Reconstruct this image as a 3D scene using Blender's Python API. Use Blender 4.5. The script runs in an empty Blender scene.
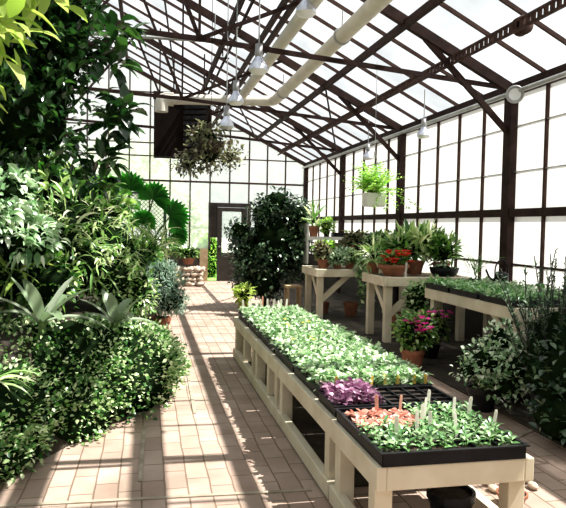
import bpy, math, random
import numpy as np
from mathutils import Vector, Matrix
random.seed(7)
RNG = np.random.default_rng(11)
C = bpy.context.scene.collection
PI = math.pi

# ------------------------------------------------------------------ materials
def newmat(name):
    m = bpy.data.materials.new(name); m.use_nodes = True
    nt = m.node_tree; nt.nodes.clear()
    out = nt.nodes.new('ShaderNodeOutputMaterial')
    return m, nt, out
def ramp(nt, cols):
    r = nt.nodes.new('ShaderNodeValToRGB')
    e = r.color_ramp.elements
    while len(e) < len(cols): e.new(.5)
    for i, c in enumerate(cols):
        e[i].position = i / max(1, len(cols) - 1); e[i].color = (*c, 1)
    return r
def solid(name, cols, rough=.6, scale=6, metal=0, bump=0, stretch=(1, 1, 1), spec=.4):
    m, nt, out = newmat(name); N = nt.nodes; L = nt.links
    tc = N.new('ShaderNodeTexCoord'); mp = N.new('ShaderNodeMapping'); mp.inputs['Scale'].default_value = stretch
    nz = N.new('ShaderNodeTexNoise'); nz.inputs['Scale'].default_value = scale; nz.inputs['Detail'].default_value = 6
    L.new(tc.outputs['Object'], mp.inputs[0]); L.new(mp.outputs[0], nz.inputs['Vector'])
    r = ramp(nt, cols); r.color_ramp.elements[0].position = .3; r.color_ramp.elements[-1].position = .7
    L.new(nz.outputs[0], r.inputs[0])
    b = N.new('ShaderNodeBsdfPrincipled'); b.inputs['Roughness'].default_value = rough; b.inputs['Metallic'].default_value = metal
    b.inputs['Specular IOR Level'].default_value = spec
    L.new(r.outputs[0], b.inputs['Base Color'])
    if bump:
        bp = N.new('ShaderNodeBump'); bp.inputs['Strength'].default_value = bump; bp.inputs['Distance'].default_value = .02
        L.new(nz.outputs[0], bp.inputs['Height']); L.new(bp.outputs[0], b.inputs['Normal'])
    L.new(b.outputs[0], out.inputs[0]); return m
def leafmat(name, cols, trans=.35, rough=.35, spec=.5):
    m, nt, out = newmat(name); N = nt.nodes; L = nt.links
    g = N.new('ShaderNodeNewGeometry'); r = ramp(nt, cols)
    L.new(g.outputs['Random Per Island'], r.inputs[0])
    b = N.new('ShaderNodeBsdfPrincipled'); b.inputs['Roughness'].default_value = rough
    b.inputs['Specular IOR Level'].default_value = spec
    t = N.new('ShaderNodeBsdfTranslucent')
    hs = N.new('ShaderNodeHueSaturation'); hs.inputs['Value'].default_value = 1.5; hs.inputs['Saturation'].default_value = 1.1
    L.new(r.outputs[0], b.inputs['Base Color']); L.new(r.outputs[0], hs.inputs['Color']); L.new(hs.outputs[0], t.inputs[0])
    mx = N.new('ShaderNodeMixShader'); mx.inputs[0].default_value = trans
    L.new(b.outputs[0], mx.inputs[1]); L.new(t.outputs[0], mx.inputs[2]); L.new(mx.outputs[0], out.inputs[0]); return m
def glassmat(name, clear, col=(.95, .97, .96), dirt=.15, scale=1.3, gloss=.04):
    """whitewashed greenhouse glass: part clear, part white translucent film"""
    m, nt, out = newmat(name); N = nt.nodes; L = nt.links
    tc = N.new('ShaderNodeTexCoord'); nz = N.new('ShaderNodeTexNoise'); nz.inputs['Scale'].default_value = scale; nz.inputs['Detail'].default_value = 5
    L.new(tc.outputs['Object'], nz.inputs['Vector'])
    mr = N.new('ShaderNodeMapRange'); mr.inputs[1].default_value = .35; mr.inputs[2].default_value = .65
    mr.inputs[3].default_value = 1 - clear - dirt; mr.inputs[4].default_value = 1 - clear + dirt
    L.new(nz.outputs[0], mr.inputs[0])
    t = N.new('ShaderNodeBsdfTransparent'); t.inputs[0].default_value = (.97, .98, .98, 1)
    w = N.new('ShaderNodeBsdfTranslucent'); w.inputs[0].default_value = (*col, 1)
    mx = N.new('ShaderNodeMixShader'); L.new(mr.outputs[0], mx.inputs[0]); L.new(t.outputs[0], mx.inputs[1]); L.new(w.outputs[0], mx.inputs[2])
    gl = N.new('ShaderNodeBsdfGlossy'); gl.inputs['Roughness'].default_value = .15
    m2 = N.new('ShaderNodeMixShader'); m2.inputs[0].default_value = gloss
    L.new(mx.outputs[0], m2.inputs[1]); L.new(gl.outputs[0], m2.inputs[2]); L.new(m2.outputs[0], out.inputs[0]); return m
def brickmat():
    m, nt, out = newmat('brick paving'); N = nt.nodes; L = nt.links
    tc = N.new('ShaderNodeTexCoord'); mp = N.new('ShaderNodeMapping'); mp.inputs['Rotation'].default_value = (0, 0, PI / 2)
    nz0 = N.new('ShaderNodeTexNoise'); nz0.inputs['Scale'].default_value = 3
    mxv = N.new('ShaderNodeMix'); mxv.data_type = 'VECTOR'; mxv.inputs[0].default_value = .02
    L.new(tc.outputs['Object'], mp.inputs[0]); L.new(tc.outputs['Object'], nz0.inputs['Vector'])
    L.new(mp.outputs[0], mxv.inputs[4]); L.new(nz0.outputs[1], mxv.inputs[5])
    br = N.new('ShaderNodeTexBrick'); br.inputs['Scale'].default_value = 1
    br.inputs['Brick Width'].default_value = .27; br.inputs['Row Height'].default_value = .135
    br.inputs['Mortar Size'].default_value = .006; br.inputs['Mortar Smooth'].default_value = .4; br.inputs['Bias'].default_value = .0
    br.inputs['Color1'].default_value = (.35, .265, .23, 1); br.inputs['Color2'].default_value = (.43, .345, .305, 1); br.inputs['Mortar'].default_value = (.20, .15, .115, 1)
    L.new(mxv.outputs[1], br.inputs['Vector'])
    nz = N.new('ShaderNodeTexNoise'); nz.inputs['Scale'].default_value = 2.2; nz.inputs['Detail'].default_value = 8
    L.new(tc.outputs['Object'], nz.inputs['Vector'])
    r = ramp(nt, [(.72, .68, .6), (1.12, 1.08, 1.02)]); r.color_ramp.elements[0].position = .3; r.color_ramp.elements[1].position = .7
    L.new(nz.outputs[0], r.inputs[0])
    mu = N.new('ShaderNodeMix'); mu.data_type = 'RGBA'; mu.blend_type = 'MULTIPLY'; mu.inputs[0].default_value = 1
    L.new(br.outputs[0], mu.inputs[6]); L.new(r.outputs[0], mu.inputs[7])
    b = N.new('ShaderNodeBsdfPrincipled'); b.inputs['Roughness'].default_value = .75; b.inputs['Specular IOR Level'].default_value = .25
    L.new(mu.outputs[2], b.inputs['Base Color'])
    bp = N.new('ShaderNodeBump'); bp.inputs['Strength'].default_value = .5; bp.inputs['Distance'].default_value = .01; bp.invert = True
    L.new(br.outputs['Fac'], bp.inputs['Height']); L.new(bp.outputs[0], b.inputs['Normal'])
    L.new(b.outputs[0], out.inputs[0]); return m

M = dict(
    brick=brickmat(),
    frame=solid('dark brown painted steel', [(.02, .010, .008), (.045, .024, .020)], .75, 8, spec=.12),
    frame2=solid('brown glazing bar', [(.04, .020, .016), (.08, .045, .036)], .75, 8, spec=.12),
    cream=solid('weathered cream painted wood', [(.58, .51, .37), (.72, .66, .52)], .65, 4, bump=.05),
    tan=solid('tan bare timber', [(.33, .23, .13), (.48, .36, .22)], .8, 6, bump=.2),
    greywood=solid('grey weathered timber', [(.22, .18, .13), (.42, .36, .28)], .8, 7, bump=.2),
    darkwood=solid('dark stained door timber', [(.02, .016, .012), (.045, .035, .028)], .6, 6),
    white=solid('white painted board', [(.7, .69, .64), (.82, .81, .77)], .5, 4),
    black=solid('black plastic', [(.005, .005, .006), (.011, .011, .013)], .45, 10, spec=.2),
    soil=solid('potting soil', [(.015, .01, .007), (.05, .032, .02)], .95, 30, bump=.6),
    ground=solid('dark earth and painted shade', [(.018, .014, .01), (.06, .045, .03)], .95, 5, bump=.5),
    terra=solid('terracotta', [(.20, .075, .04), (.32, .13, .07)], .8, 9),
    pipe=solid('cream lagged pipe', [(.56, .52, .45), (.68, .64, .56)], .6, 4),
    heater=solid('dark brown sheet metal', [(.008, .005, .004), (.018, .012, .010)], .9, 3, spec=.05),
    grey=solid('grey galvanised steel', [(.3, .3, .3), (.5, .5, .49)], .4, 6, metal=.4),
    silver=solid('silvered lamp glass', [(.55, .6, .75), (.8, .83, .9)], .2, 4, metal=.5),
    lampw=solid('frosted lamp face', [(.75, .77, .78), (.9, .9, .9)], .3, 4),
    stone=solid('rough fieldstone', [(.42, .33, .25), (.62, .52, .42)], .9, 6, bump=.4),
    gravel=solid('pale gravel', [(.5, .47, .42), (.65, .62, .56)], .9, 3),
    grass=solid('sunny lawn', [(.12, .3, .05), (.25, .45, .1)], .9, 3, bump=.2),
    label=leafmat('white plastic plant tag', [(.62, .60, .55), (.8, .78, .74)], .5, .5),
    labely=solid('yellow plastic plant tag', [(.75, .5, .1), (.85, .6, .15)], .5, 20),
    labelp=leafmat('pinkish plastic plant tag', [(.65, .45, .38), (.75, .55, .46)], .5, .5),
    bark=solid('dark bark', [(.03, .022, .015), (.09, .065, .045)], .9, 14, bump=.5),
    stem=solid('green stem', [(.06, .12, .03), (.12, .2, .05)], .6, 8),
    core=solid('added dark foliage core', [(.003, .008, .003), (.012, .022, .008)], 1, 10, spec=0),  # near-black filler inside foliage, added to block light and paint inner shade
    lattice=solid('dark green lattice', [(.015, .035, .02), (.03, .06, .035)], .7, 8),
    roofglass=glassmat('whitewashed roof glass', .86, col=(.62, .64, .64), dirt=.09, scale=.8),
    wallglass=glassmat('frosted wall glass', .1, col=(.36, .36, .345), dirt=.05, scale=.7),
    sideglass=glassmat('darkened left glass', .1, col=(.35, .4, .33), dirt=.05, scale=.7),  # tint and opacity darkened to cut the light from the left
    endglass=glassmat('hazy end glass', .52, dirt=.14, scale=.9),  # milky film puts the haze outdoors into the glass
    doorglass=glassmat('white frosted door glass', .75, dirt=.03),
    l_tree=leafmat('dark glossy tree leaf', [(.008, .03, .008), (.02, .065, .015), (.06, .14, .03)], .25, .25, 1),
    l_yel=leafmat('yellow green leaf', [(.2, .32, .06), (.38, .48, .12), (.5, .58, .2)], .5, .4),
    l_ivy=leafmat('variegated small leaf', [(.012, .06, .01), (.05, .17, .03), (.2, .38, .1), (.55, .68, .36), (.85, .9, .62)], .3, .4, .8),  # palest stops also paint sunlit leaves, on top of the variegation
    l_dark=leafmat('dark green small leaf', [(.012, .06, .01), (.06, .18, .03), (.2, .38, .08), (.5, .62, .25)], .35, .35, .9),  # lightest stops paint strongly sunlit leaves into the palette
    l_camel=leafmat('glossy camellia leaf', [(.006, .025, .008), (.012, .045, .014), (.035, .08, .03), (.2, .3, .16)], .12, .3, 1),  # last, palest stop paints sun glints on scattered leaves
    l_silver=leafmat('silvery broad leaf', [(.05, .14, .04), (.25, .42, .2), (.6, .74, .5), (.85, .9, .78)], .25, .35, .9),  # silvery leaf, with extra bright stops painting sunlight on it
    l_lance=leafmat('lance leaf', [(.03, .12, .02), (.18, .36, .08), (.5, .64, .28), (.85, .86, .58)], .3, .35, .9),  # pale stops brightened to paint sun falling on the leaves
    l_palm=leafmat('fan palm leaf', [(.01, .09, .012), (.03, .2, .025), (.09, .36, .05)], .5, .35),
    l_blue=leafmat('blue grey needle leaf', [(.1, .2, .13), (.26, .38, .28), (.55, .64, .55)], .2, .5),
    l_brom=leafmat('grey green strap leaf', [(.14, .22, .1), (.32, .4, .26), (.55, .6, .48)], .25, .35, .8),
    l_fern=leafmat('bright fern frond', [(.12, .32, .04), (.3, .5, .1), (.5, .66, .22)], .5, .5),
    l_brown=leafmat('bronze hanging leaf', [(.03, .022, .015), (.09, .075, .045), (.22, .22, .12), (.35, .38, .2)], .3, .4),
    l_seed=leafmat('pale seedling leaf', [(.05, .15, .04), (.2, .36, .14), (.44, .57, .34), (.74, .8, .64)], .25, .35, .9),
    l_seedg=leafmat('fresh seedling leaf', [(.05, .17, .04), (.15, .33, .1), (.4, .56, .3)], .25, .35, .9),
    l_purple=leafmat('purple seedling leaf', [(.14, .04, .1), (.32, .14, .24), (.5, .32, .4)], .2, .35),
    l_pink=leafmat('salmon pink seedling leaf', [(.5, .2, .15), (.68, .38, .3), (.75, .52, .42)], .2, .4),
    l_rose=leafmat('dark needle leaf', [(.012, .04, .018), (.03, .09, .04), (.1, .18, .1), (.3, .4, .28)], .2, .4),
    l_var=leafmat('cream edged leaf', [(.06, .16, .04), (.25, .4, .16), (.6, .68, .42)], .25, .35),
    l_haze=leafmat('foliage with painted haze', [(.45, .52, .38), (.6, .68, .5)], .3, .8, 0),  # outdoor haze and glare bleached into the leaf colour
    f_red=leafmat('red petal', [(.55, .03, .02), (.8, .08, .04)], .3, .5),
    f_pink=leafmat('magenta petal', [(.7, .04, .3), (.9, .15, .5)], .3, .5),
    f_yel=leafmat('yellow petal', [(.9, .65, .05), (.9, .75, .2)], .3, .5),
)

# ------------------------------------------------------------------ mesh builder
class MB:
    def __init__(s): s.v = []; s.f = []; s.mi = []; s.mats = []; s.n = 0; s.smooth = []
    def slot(s, m):
        if m not in s.mats: s.mats.append(m)
        return s.mats.index(m)
    def add(s, V, F, m, smooth=False):
        V = np.asarray(V, float).reshape(-1, 3); k = s.slot(m)
        s.v.append(V); F = np.asarray(F, int) + s.n; s.f.append(F); s.mi.append(np.full(len(F), k)); s.smooth.append(np.full(len(F), smooth)); s.n += len(V)
        return s
    def box(s, a, b, m):
        x0, y0, z0 = a; x1, y1, z1 = b
        V = [(x0, y0, z0), (x1, y0, z0), (x1, y1, z0), (x0, y1, z0), (x0, y0, z1), (x1, y0, z1), (x1, y1, z1), (x0, y1, z1)]
        return s.add(V, BOXF, m)
    def bar(s, p, q, w, h, m, up=(0, 0, 1)):
        p = Vector(p); q = Vector(q); d = (q - p).normalized(); u = Vector(up)
        if abs(d.dot(u)) > .98: u = Vector((0, 1, 0))
        sd = d.cross(u).normalized() * w / 2; uu = sd.cross(d).normalized() * h / 2
        V = [c + a * sd + b * uu for c in (p, q) for a, b in ((-1, -1), (1, -1), (1, 1), (-1, 1))]
        V = [V[0], V[1], V[2], V[3], V[4], V[5], V[6], V[7]]
        return s.add(V, [(0, 1, 2, 3), (7, 6, 5, 4), (0, 4, 5, 1), (1, 5, 6, 2), (2, 6, 7, 3), (3, 7, 4, 0)], m)
    def tube(s, pts, r, m, seg=10, radii=None):
        pts = [Vector(p) for p in pts]; n = len(pts); V = []
        prev = None
        for i, p in enumerate(pts):
            d = (pts[min(i + 1, n - 1)] - pts[max(i - 1, 0)]).normalized()
            if prev is None:
                a = d.cross(Vector((0, 0, 1)));
                if a.length < .05: a = d.cross(Vector((0, 1, 0)))
            else: a = prev - d * prev.dot(d)
            a.normalize(); prev = a; b = d.cross(a); rr = radii[i] if radii else r
            for k in range(seg):
                t = 2 * PI * k / seg; V.append(p + (a * math.cos(t) + b * math.sin(t)) * rr)
        F = []
        for i in range(n - 1):
            for k in range(seg):
                k2 = (k + 1) % seg; F.append((i * seg + k, i * seg + k2, (i + 1) * seg + k2, (i + 1) * seg + k))
        s.add(V, F, m, True)
        V2 = [pts[0], pts[-1]] + V[:seg] + V[-seg:]
        F2 = [(0, 2 + (k + 1) % seg, 2 + k, 0) for k in range(seg)] + [(1, 2 + seg + k, 2 + seg + (k + 1) % seg, 1) for k in range(seg)]
        s.add([tuple(v) for v in V2], [f[:4] for f in F2], m)
        return s
    def lathe(s, prof, c, m, seg=20, smooth=True, axis=None):
        V = []; cx, cy, cz = c
        R = Matrix.Identity(3) if axis is None else Vector((0, 0, 1)).rotation_difference(Vector(axis)).to_matrix()
        for r, z in prof:
            for k in range(seg):
                t = 2 * PI * k / seg; w = R @ Vector((r * math.cos(t), r * math.sin(t), z)); V.append((cx + w.x, cy + w.y, cz + w.z))
        F = [(i * seg + k, i * seg + (k + 1) % seg, (i + 1) * seg + (k + 1) % seg, (i + 1) * seg + k) for i in range(len(prof) - 1) for k in range(seg)]
        return s.add(V, F, m, smooth)
    def blob(s, c, r, m, seg=14, rings=8, jit=.12):
        V = []
        for i in range(rings + 1):
            ph = PI * i / rings
            for k in range(seg):
                t = 2 * PI * k / seg; j = 1 + jit * (random.random() * 2 - 1) if 0 < i < rings else 1
                V.append((c[0] + r[0] * math.sin(ph) * math.cos(t) * j, c[1] + r[1] * math.sin(ph) * math.sin(t) * j, c[2] + r[2] * math.cos(ph) * j))
        F = [(i * seg + k, i * seg + (k + 1) % seg, (i + 1) * seg + (k + 1) % seg, (i + 1) * seg + k) for i in range(rings) for k in range(seg)]
        return s.add(V, F, m, True)
    def ribbons(s, base, d, L, W, m, prof=(0.3, 1, .75, 0.05), droop=.6, fold=.15, up=None, nrm=None, jit=.35):
        base = np.atleast_2d(base).astype(float); N = len(base)
        d = np.broadcast_to(np.asarray(d, float), (N, 3)).copy(); d /= np.linalg.norm(d, axis=1)[:, None] + 1e-9
        L = np.broadcast_to(L, (N,)); W = np.broadcast_to(W, (N,)); droop = np.broadcast_to(droop, (N,))
        K = len(prof) - 1; p = base.copy(); z = np.array([0, 0, 1.])
        side = np.cross(d, z if nrm is None else np.asarray(nrm, float)); ln = np.linalg.norm(side, axis=1)
        rnd = RNG.normal(size=(N, 3)); bad = ln < .15; side[bad] = np.cross(d[bad], rnd[bad])
        side += jit * RNG.normal(size=(N, 3)) if up is None else 0
        side -= d * (side * d).sum(1)[:, None]; side /= np.linalg.norm(side, axis=1)[:, None] + 1e-9
        V = np.zeros((N, K + 1, 3, 3))
        for k in range(K + 1):
            nrm = np.cross(side, d); w = (W * prof[k] / 2)[:, None]
            V[:, k, 0] = p - side * w + nrm * w * fold * 2; V[:, k, 1] = p; V[:, k, 2] = p + side * w + nrm * w * fold * 2
            p = p + d * (L / K)[:, None]
            d = d - z * (droop / K)[:, None]; d /= np.linalg.norm(d, axis=1)[:, None]
            side -= d * (side * d).sum(1)[:, None]; side /= np.linalg.norm(side, axis=1)[:, None] + 1e-9
        F = []
        for k in range(K):
            for j in range(2):
                a = k * 3 + j; F.append((a, a + 1, a + 4, a + 3))
        F = np.array(F)[None] + (np.arange(N) * (K + 1) * 3)[:, None, None]
        return s.add(V.reshape(-1, 3), F.reshape(-1, 4), m, True)
    def build(s, name, parent=None, loc=None):
        me = bpy.data.meshes.new(name)
        V = np.concatenate(s.v); F = np.concatenate([np.asarray(f).reshape(-1, 4) for f in s.f])
        if loc is not None: V = V - np.array(loc)
        faces = [tuple(dict.fromkeys(f)) for f in F.tolist()]
        me.from_pydata(V.tolist(), [], faces)
        for m in s.mats: me.materials.append(m)
        me.polygons.foreach_set('material_index', np.concatenate(s.mi).astype(np.int32))
        me.polygons.foreach_set('use_smooth', np.concatenate(s.smooth).astype(bool))
        me.update()
        o = bpy.data.objects.new(name, me); C.objects.link(o)
        if parent is not None:
            o.parent = parent
            if loc is None:      # geometry given in world coordinates: shift it into the parent's frame
                w = Vector((0, 0, 0)); q = parent
                while q is not None: w += q.location; q = q.parent
                me.transform(Matrix.Translation(-w))
            else: o.location = (0, 0, 0)
        elif loc is not None: o.location = loc
        return o
BOXF = [(0, 3, 2, 1), (4, 5, 6, 7), (0, 1, 5, 4), (1, 2, 6, 5), (2, 3, 7, 6), (3, 0, 4, 7)]
def tag(o, label=None, cat=None, group=None, kind=None):
    if label: o['label'] = label
    if cat: o['category'] = cat
    if group: o['group'] = group
    if kind: o['kind'] = kind
    return o
def empty(name, loc=(0, 0, 0), label=None, cat=None, group=None, kind=None):
    o = bpy.data.objects.new(name, None); C.objects.link(o); o.location = loc; o.empty_display_size = .1
    return tag(o, label, cat, group, kind)
def copy_tree(o, parent=None, kids=None):
    c = o.copy(); C.objects.link(c)
    if parent is not None: c.parent = parent
    for ch in KIDS.get(o.name, []): copy_tree(ch, c)
    return c
KIDS = {}
def index_kids():
    KIDS.clear()
    for o in bpy.data.objects:
        if o.parent: KIDS.setdefault(o.parent.name, []).append(o)

# ------------------------------------------------------------------ dimensions
XW, XL, XR = 4.61, -8.2, -1.8            # right wall, left wall, ridge
YE, YF = 18.3, -3.3                      # end wall, wall behind the viewer
EZ = 3.42; SL = .5
RZ = EZ + SL * (XW - XR)
BAYS = [YE - 3.6 * k for k in range(7)]  # truss lines
def roofz(x): return EZ + SL * (XW - x) if x >= XR else RZ - SL * (XR - x)
def bedx(y):
    P = [(-4, -1.6), (2.6, -1.4), (3.9, -.95), (5.1, -.35), (6, .15), (7, .25), (9, .3), (10.5, .2), (13.7, .35), (18.3, .6)]
    return float(np.interp(y, [p[0] for p in P], [p[1] for p in P]))
def bedh(x, y): return .7 * min(1, max(0, (bedx(y) - x) / .7))

# ------------------------------------------------------------------ ground, floor, beds
def struct(o): o['kind'] = 'structure'; return o
struct(MB().box((XL - .3, YF - .3, -.12), (XW + .3, YE + .25, 0), M['brick']).build('floor'))
struct(MB().box((.2, 18.7, -.3), (3.4, 24, -.14), M['grass']).build('outside_lawn'))
struct(MB().box((-60, -40, -.32), (60, 90, -.16), M['gravel']).build('outside_ground'))  # ground coloured pale so no green bounce tints the glass
mb = MB(); nx, ny = 26, 44; V = []; F = []
for j in range(ny + 1):
    y = YF + .1 + (YE - YF - .2) * j / ny
    for i in range(nx + 1):
        t = i / nx; x = (XL + .1) + (bedx(y) - XL - .1) * t ** .6
        V.append((x, y, max(.005, bedh(x, y) + random.uniform(-.02, .02)) if 0 < i < nx else bedh(x, y) + .004))
for j in range(ny):
    for i in range(nx):
        a = j * (nx + 1) + i; F.append((a, a + 1, a + nx + 2, a + nx + 1))
struct(mb.add(V, F, M['ground'], True).build('planting_bed'))
mb = MB()
mb.box((2.75, 6.9, .002), (XW - .05, 18.2, .03), M['ground']).box((3.05, 2.2, .002), (XW - .05, 6.9, .02), M['ground']).box((1.16, 3.7, .002), (1.8, 7.55, .012), M['ground'])  # wall-side earth; under-bench and near right strips darken the floor as painted shade
struct(mb.build('earth_and_shade_strip'))
# timber edging laid in the paving
for nm, a, b in (('timber_edging', (-1.0, 3.78, 0), (1.0, 3.70, 0)), ('timber_edging', (2.05, 3.9, 0), (3.3, 4.7, 0)), ('timber_edging', (-.02, 4.0, 0), (.0, 5.1, 0)), ('timber_edging', (.42, 5.4, 0), (.52, 9.5, 0))):
    struct(MB().bar((a[0], a[1], .002), (b[0], b[1], .002), .028, .012, M['greywood']).build(nm))

# ------------------------------------------------------------------ roof
ceil = empty('ceiling', (0, 0, 0), kind='structure')
mb = MB()
for (x0, x1) in ((XR, XW + .1), (XL - .1, XR)):
    z0, z1 = roofz(x0) + .06, roofz(x1) + .06
    mb.add([(x0, YF, z0), (x1, YF, z1), (x1, YE, z1), (x0, YE, z0)], [(0, 1, 2, 3)], M['roofglass'])
mb.build('roof_glass', ceil)
n = 0
y = YE
ys = []
for k in range(6):
    for j in range(1, 5): ys.append(BAYS[k] - 3.6 * j / 5)
for y in ys:
    if y < -1: continue
    mb = MB()
    mb.bar((XR, y, RZ + .02), (XW, y, EZ + .02), .03, .045, M['frame2'])
    mb.bar((XR, y, RZ + .02), (XL, y, roofz(XL) + .02), .035, .05, M['frame2'])
    mb.build('glazing_bar', ceil)
for x, w in ((3.10, .07), (1.86, .06), (1.36, .06), (-.53, .07), (-3.2, .07), (-5.5, .07)):
    MB().bar((x, YF, roofz(x) - .06), (x, YE, roofz(x) - .06), w, .09, M['frame']).build('purlin', ceil)
MB().bar((XR, YF, RZ - .04), (XR, YE, RZ - .04), .1, .2, M['frame']).build('ridge_beam', ceil)
MB().bar((XW - .02, YF, EZ - .02), (XW - .02, YE, EZ - .02), .12, .14, M['frame']).build('eave_beam', ceil)
MB().bar((XL, YF, roofz(XL) - .02), (XL, YE, roofz(XL) - .02), .12, .14, M['frame']).build('eave_beam', ceil)
MB().tube([(XW - .16, YF + .1, EZ - .1), (XW - .16, YE - .1, EZ - .1)], .028, M['grey']).build('conduit', ceil)
# lower beam carrying the vent gear
MB().bar((1.72, YF + .1, 4.28), (1.72, YE, 4.28), .055, .07, M['frame']).build('purlin', ceil)
for k, y in enumerate(BAYS):
    t = empty('roof_truss'); t.parent = ceil
    if k > 0:
        MB().bar((XR, y, RZ - .05), (XW, y, EZ - .03), .08, .12, M['frame']).build('chord', t)
        MB().bar((XR, y, RZ - .05), (XL, y, roofz(XL) - .03), .08, .12, M['frame']).build('chord', t)
        mz = 3.85
        MB().bar((XW - .05, y, 3.42), (.58, y, 3.74), .04, .055, M['frame']).bar((.58, y, 3.74), (XR, y, mz), .04, .055, M['frame']).build('tie', t)
        MB().bar((XL + .05, y, 3.35), (XR, y, mz), .05, .07, M['frame']).build('tie', t)
        for (a, b) in (((.58, 3.74), (2.3, roofz(2.3) - .08)), ((.58, 3.74), (.58, roofz(.58) - .08)), ((.58, 3.74), (-.25, roofz(-.25) - .08)), ((XR, mz), (-.25, roofz(-.25) - .08)), ((XR, mz), (-3.3, roofz(-3.3) - .08)), ((-4.2, 3.72), (-3.3, roofz(-3.3) - .08)), ((-4.2, 3.72), (-5.9, roofz(-5.9) - .08))):
            MB().bar((a[0], y, a[1]), (b[0], y, b[1]), .03, .045, M['frame']).build('web', t)
        MB().bar((3.36, y, roofz(3.36) - .08), (XW - .03, y, 2.82), .045, .07, M['frame']).build('knee_brace', t)
    else:
        for sx in (XW, XL):
            MB().bar((XR, y, RZ - .03), (sx, y, roofz(sx) - .03), .1, .1, M['frame']).build('chord', t)
# wind braces in the roof plane
for a, b in (((.25, 11.1), (.82, YE)), ((3.1, YE), (1.86, 14.7)), ((3.1, 11.1), (4.4, 14.7))):
    MB().bar((a[0], a[1], roofz(a[0]) - .1), (b[0], b[1], roofz(b[0]) - .1), .03, .03, M['frame']).build('wind_brace', ceil)
# vent rack: perforated bar under the glass
t = empty('vent_rack', (3.7, 0, 0), 'long perforated brown vent rack bar slung under the right roof slope', 'vent gear')
mb = MB()
for k in range(140):
    y = 4.0 + k * .1
    mb.box((3.69, y, 3.67), (3.71, y + .055, 3.74), M['frame2'])
mb.box((3.685, 2.0, 3.74), (3.715, 18.2, 3.765), M['frame2']); mb.box((3.685, 2.0, 3.645), (3.715, 18.2, 3.67), M['frame2'])
mb.build('rack_bar', t)
for y in (3.9, 7.5, 11.1, 14.7):
    MB().tube([(3.7, y, 3.76), (3.7, y, roofz(3.7) - .02)], .012, M['frame2'], 6).build('hanger', t)
MB().lathe([(0, -.05), (.1, -.05), (.1, -.02), (.07, .0), (.1, .02), (.1, .05), (0, .05)], (3.78, 6.05, 3.72), M['frame2'], 16, axis=(0, 1, 0)).build('gear_wheel', t)
t = empty('vent_rack', (1.28, 0, 0), 'twin dark vent rods with chain running high above the brick path', 'vent gear')
for x in (1.2, 1.32):
    MB().bar((x, 2, 4.5), (x, 18.2, 4.5), .03, .04, M['frame']).build('rod', t)
for y in (3.9, 7.5, 11.1, 14.7):
    MB().tube([(1.26, y, 4.5), (1.26, y, roofz(1.26) - .05)], .012, M['frame'], 6).build('hanger', t)
    MB().bar((1.15, y, 4.47), (1.37, y, 4.47), .04, .02, M['frame']).build('bracket', t)

# ------------------------------------------------------------------ walls
KN = .78
wr = empty('wall_right', (XW, 0, 0), kind='structure')
MB().box((XW - .06, YF, 0), (XW + .1, YE, KN), M['darkwood']).build('knee_wall', wr)
for y in BAYS: MB().box((XW - .09, y - .085, 0), (XW + .08, y + .085, EZ), M['frame']).build('post', wr)
MB().box((XW - .07, YF, 1.78), (XW + .05, YE, 1.88), M['frame']).build('rail', wr)
MB().box((XW - .05, YF, KN), (XW + .08, YE, KN + .06), M['frame']).build('sill', wr)
wn = 0
def window_bay(x, y0, y1, mat, wide=.0):
    global wn; wn += 1
    w = empty(f'window_{wn}', (x, (y0 + y1) / 2, KN), kind='structure')
    MB().add([(x + .01, y0, KN), (x + .01, y1, KN), (x + .01, y1, EZ), (x + .01, y0, EZ)], [(0, 1, 2, 3)], mat).build('glass_pane', w)
    for j in range(1, 5):
        yy = y0 + (y1 - y0) * j / 5
        MB().box((x - .025, yy - .018, KN), (x + .035, yy + .018, EZ), M['frame2']).build('glazing_bar', w)
    for z, h in ((2.35, .012), (2.93, .01), (1.17, .028)):
        MB().box((x - .018, y0, z - h / 2), (x + .02, y1, z + h / 2), M['frame2'] if h > .02 else M['grey']).build('cross_bar', w)
for k in range(6): window_bay(XW, BAYS[k + 1], BAYS[k], M['wallglass'])
wl = empty('wall_left', (XL, 0, 0), kind='structure')
MB().box((XL - .1, YF, 0), (XL + .06, YE, KN), M['darkwood']).build('knee_wall', wl)
for y in BAYS: MB().box((XL - .08, y - .085, 0), (XL + .09, y + .085, roofz(XL)), M['frame']).build('post', wl)
MB().box((XL - .05, YF, 1.78), (XL + .07, YE, 1.88), M['frame']).build('rail', wl)
for k in range(6):
    wn += 1
    w = empty(f'window_{wn}', (XL, BAYS[k] - 1.8, KN), kind='structure')
    MB().add([(XL, BAYS[k + 1], KN), (XL, BAYS[k], KN), (XL, BAYS[k], roofz(XL)), (XL, BAYS[k + 1], roofz(XL))], [(0, 1, 2, 3)], M['sideglass']).build('glass_pane', w)
# back wall behind the viewer
wb = empty('wall_back', (0, YF, 0), kind='structure')
MB().box((XL, YF - .1, 0), (XW, YF, 1), M['darkwood']).build('knee_wall', wb)
MB().add([(XL, YF, 1), (XW, YF, 1), (XW, YF, EZ), (XR, YF, RZ), (XL, YF, roofz(XL)), (XL, YF, 1)], [(0, 1, 2, 3), (0, 3, 4, 5)], M['wallglass']).build('glass_pane', wb)
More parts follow.
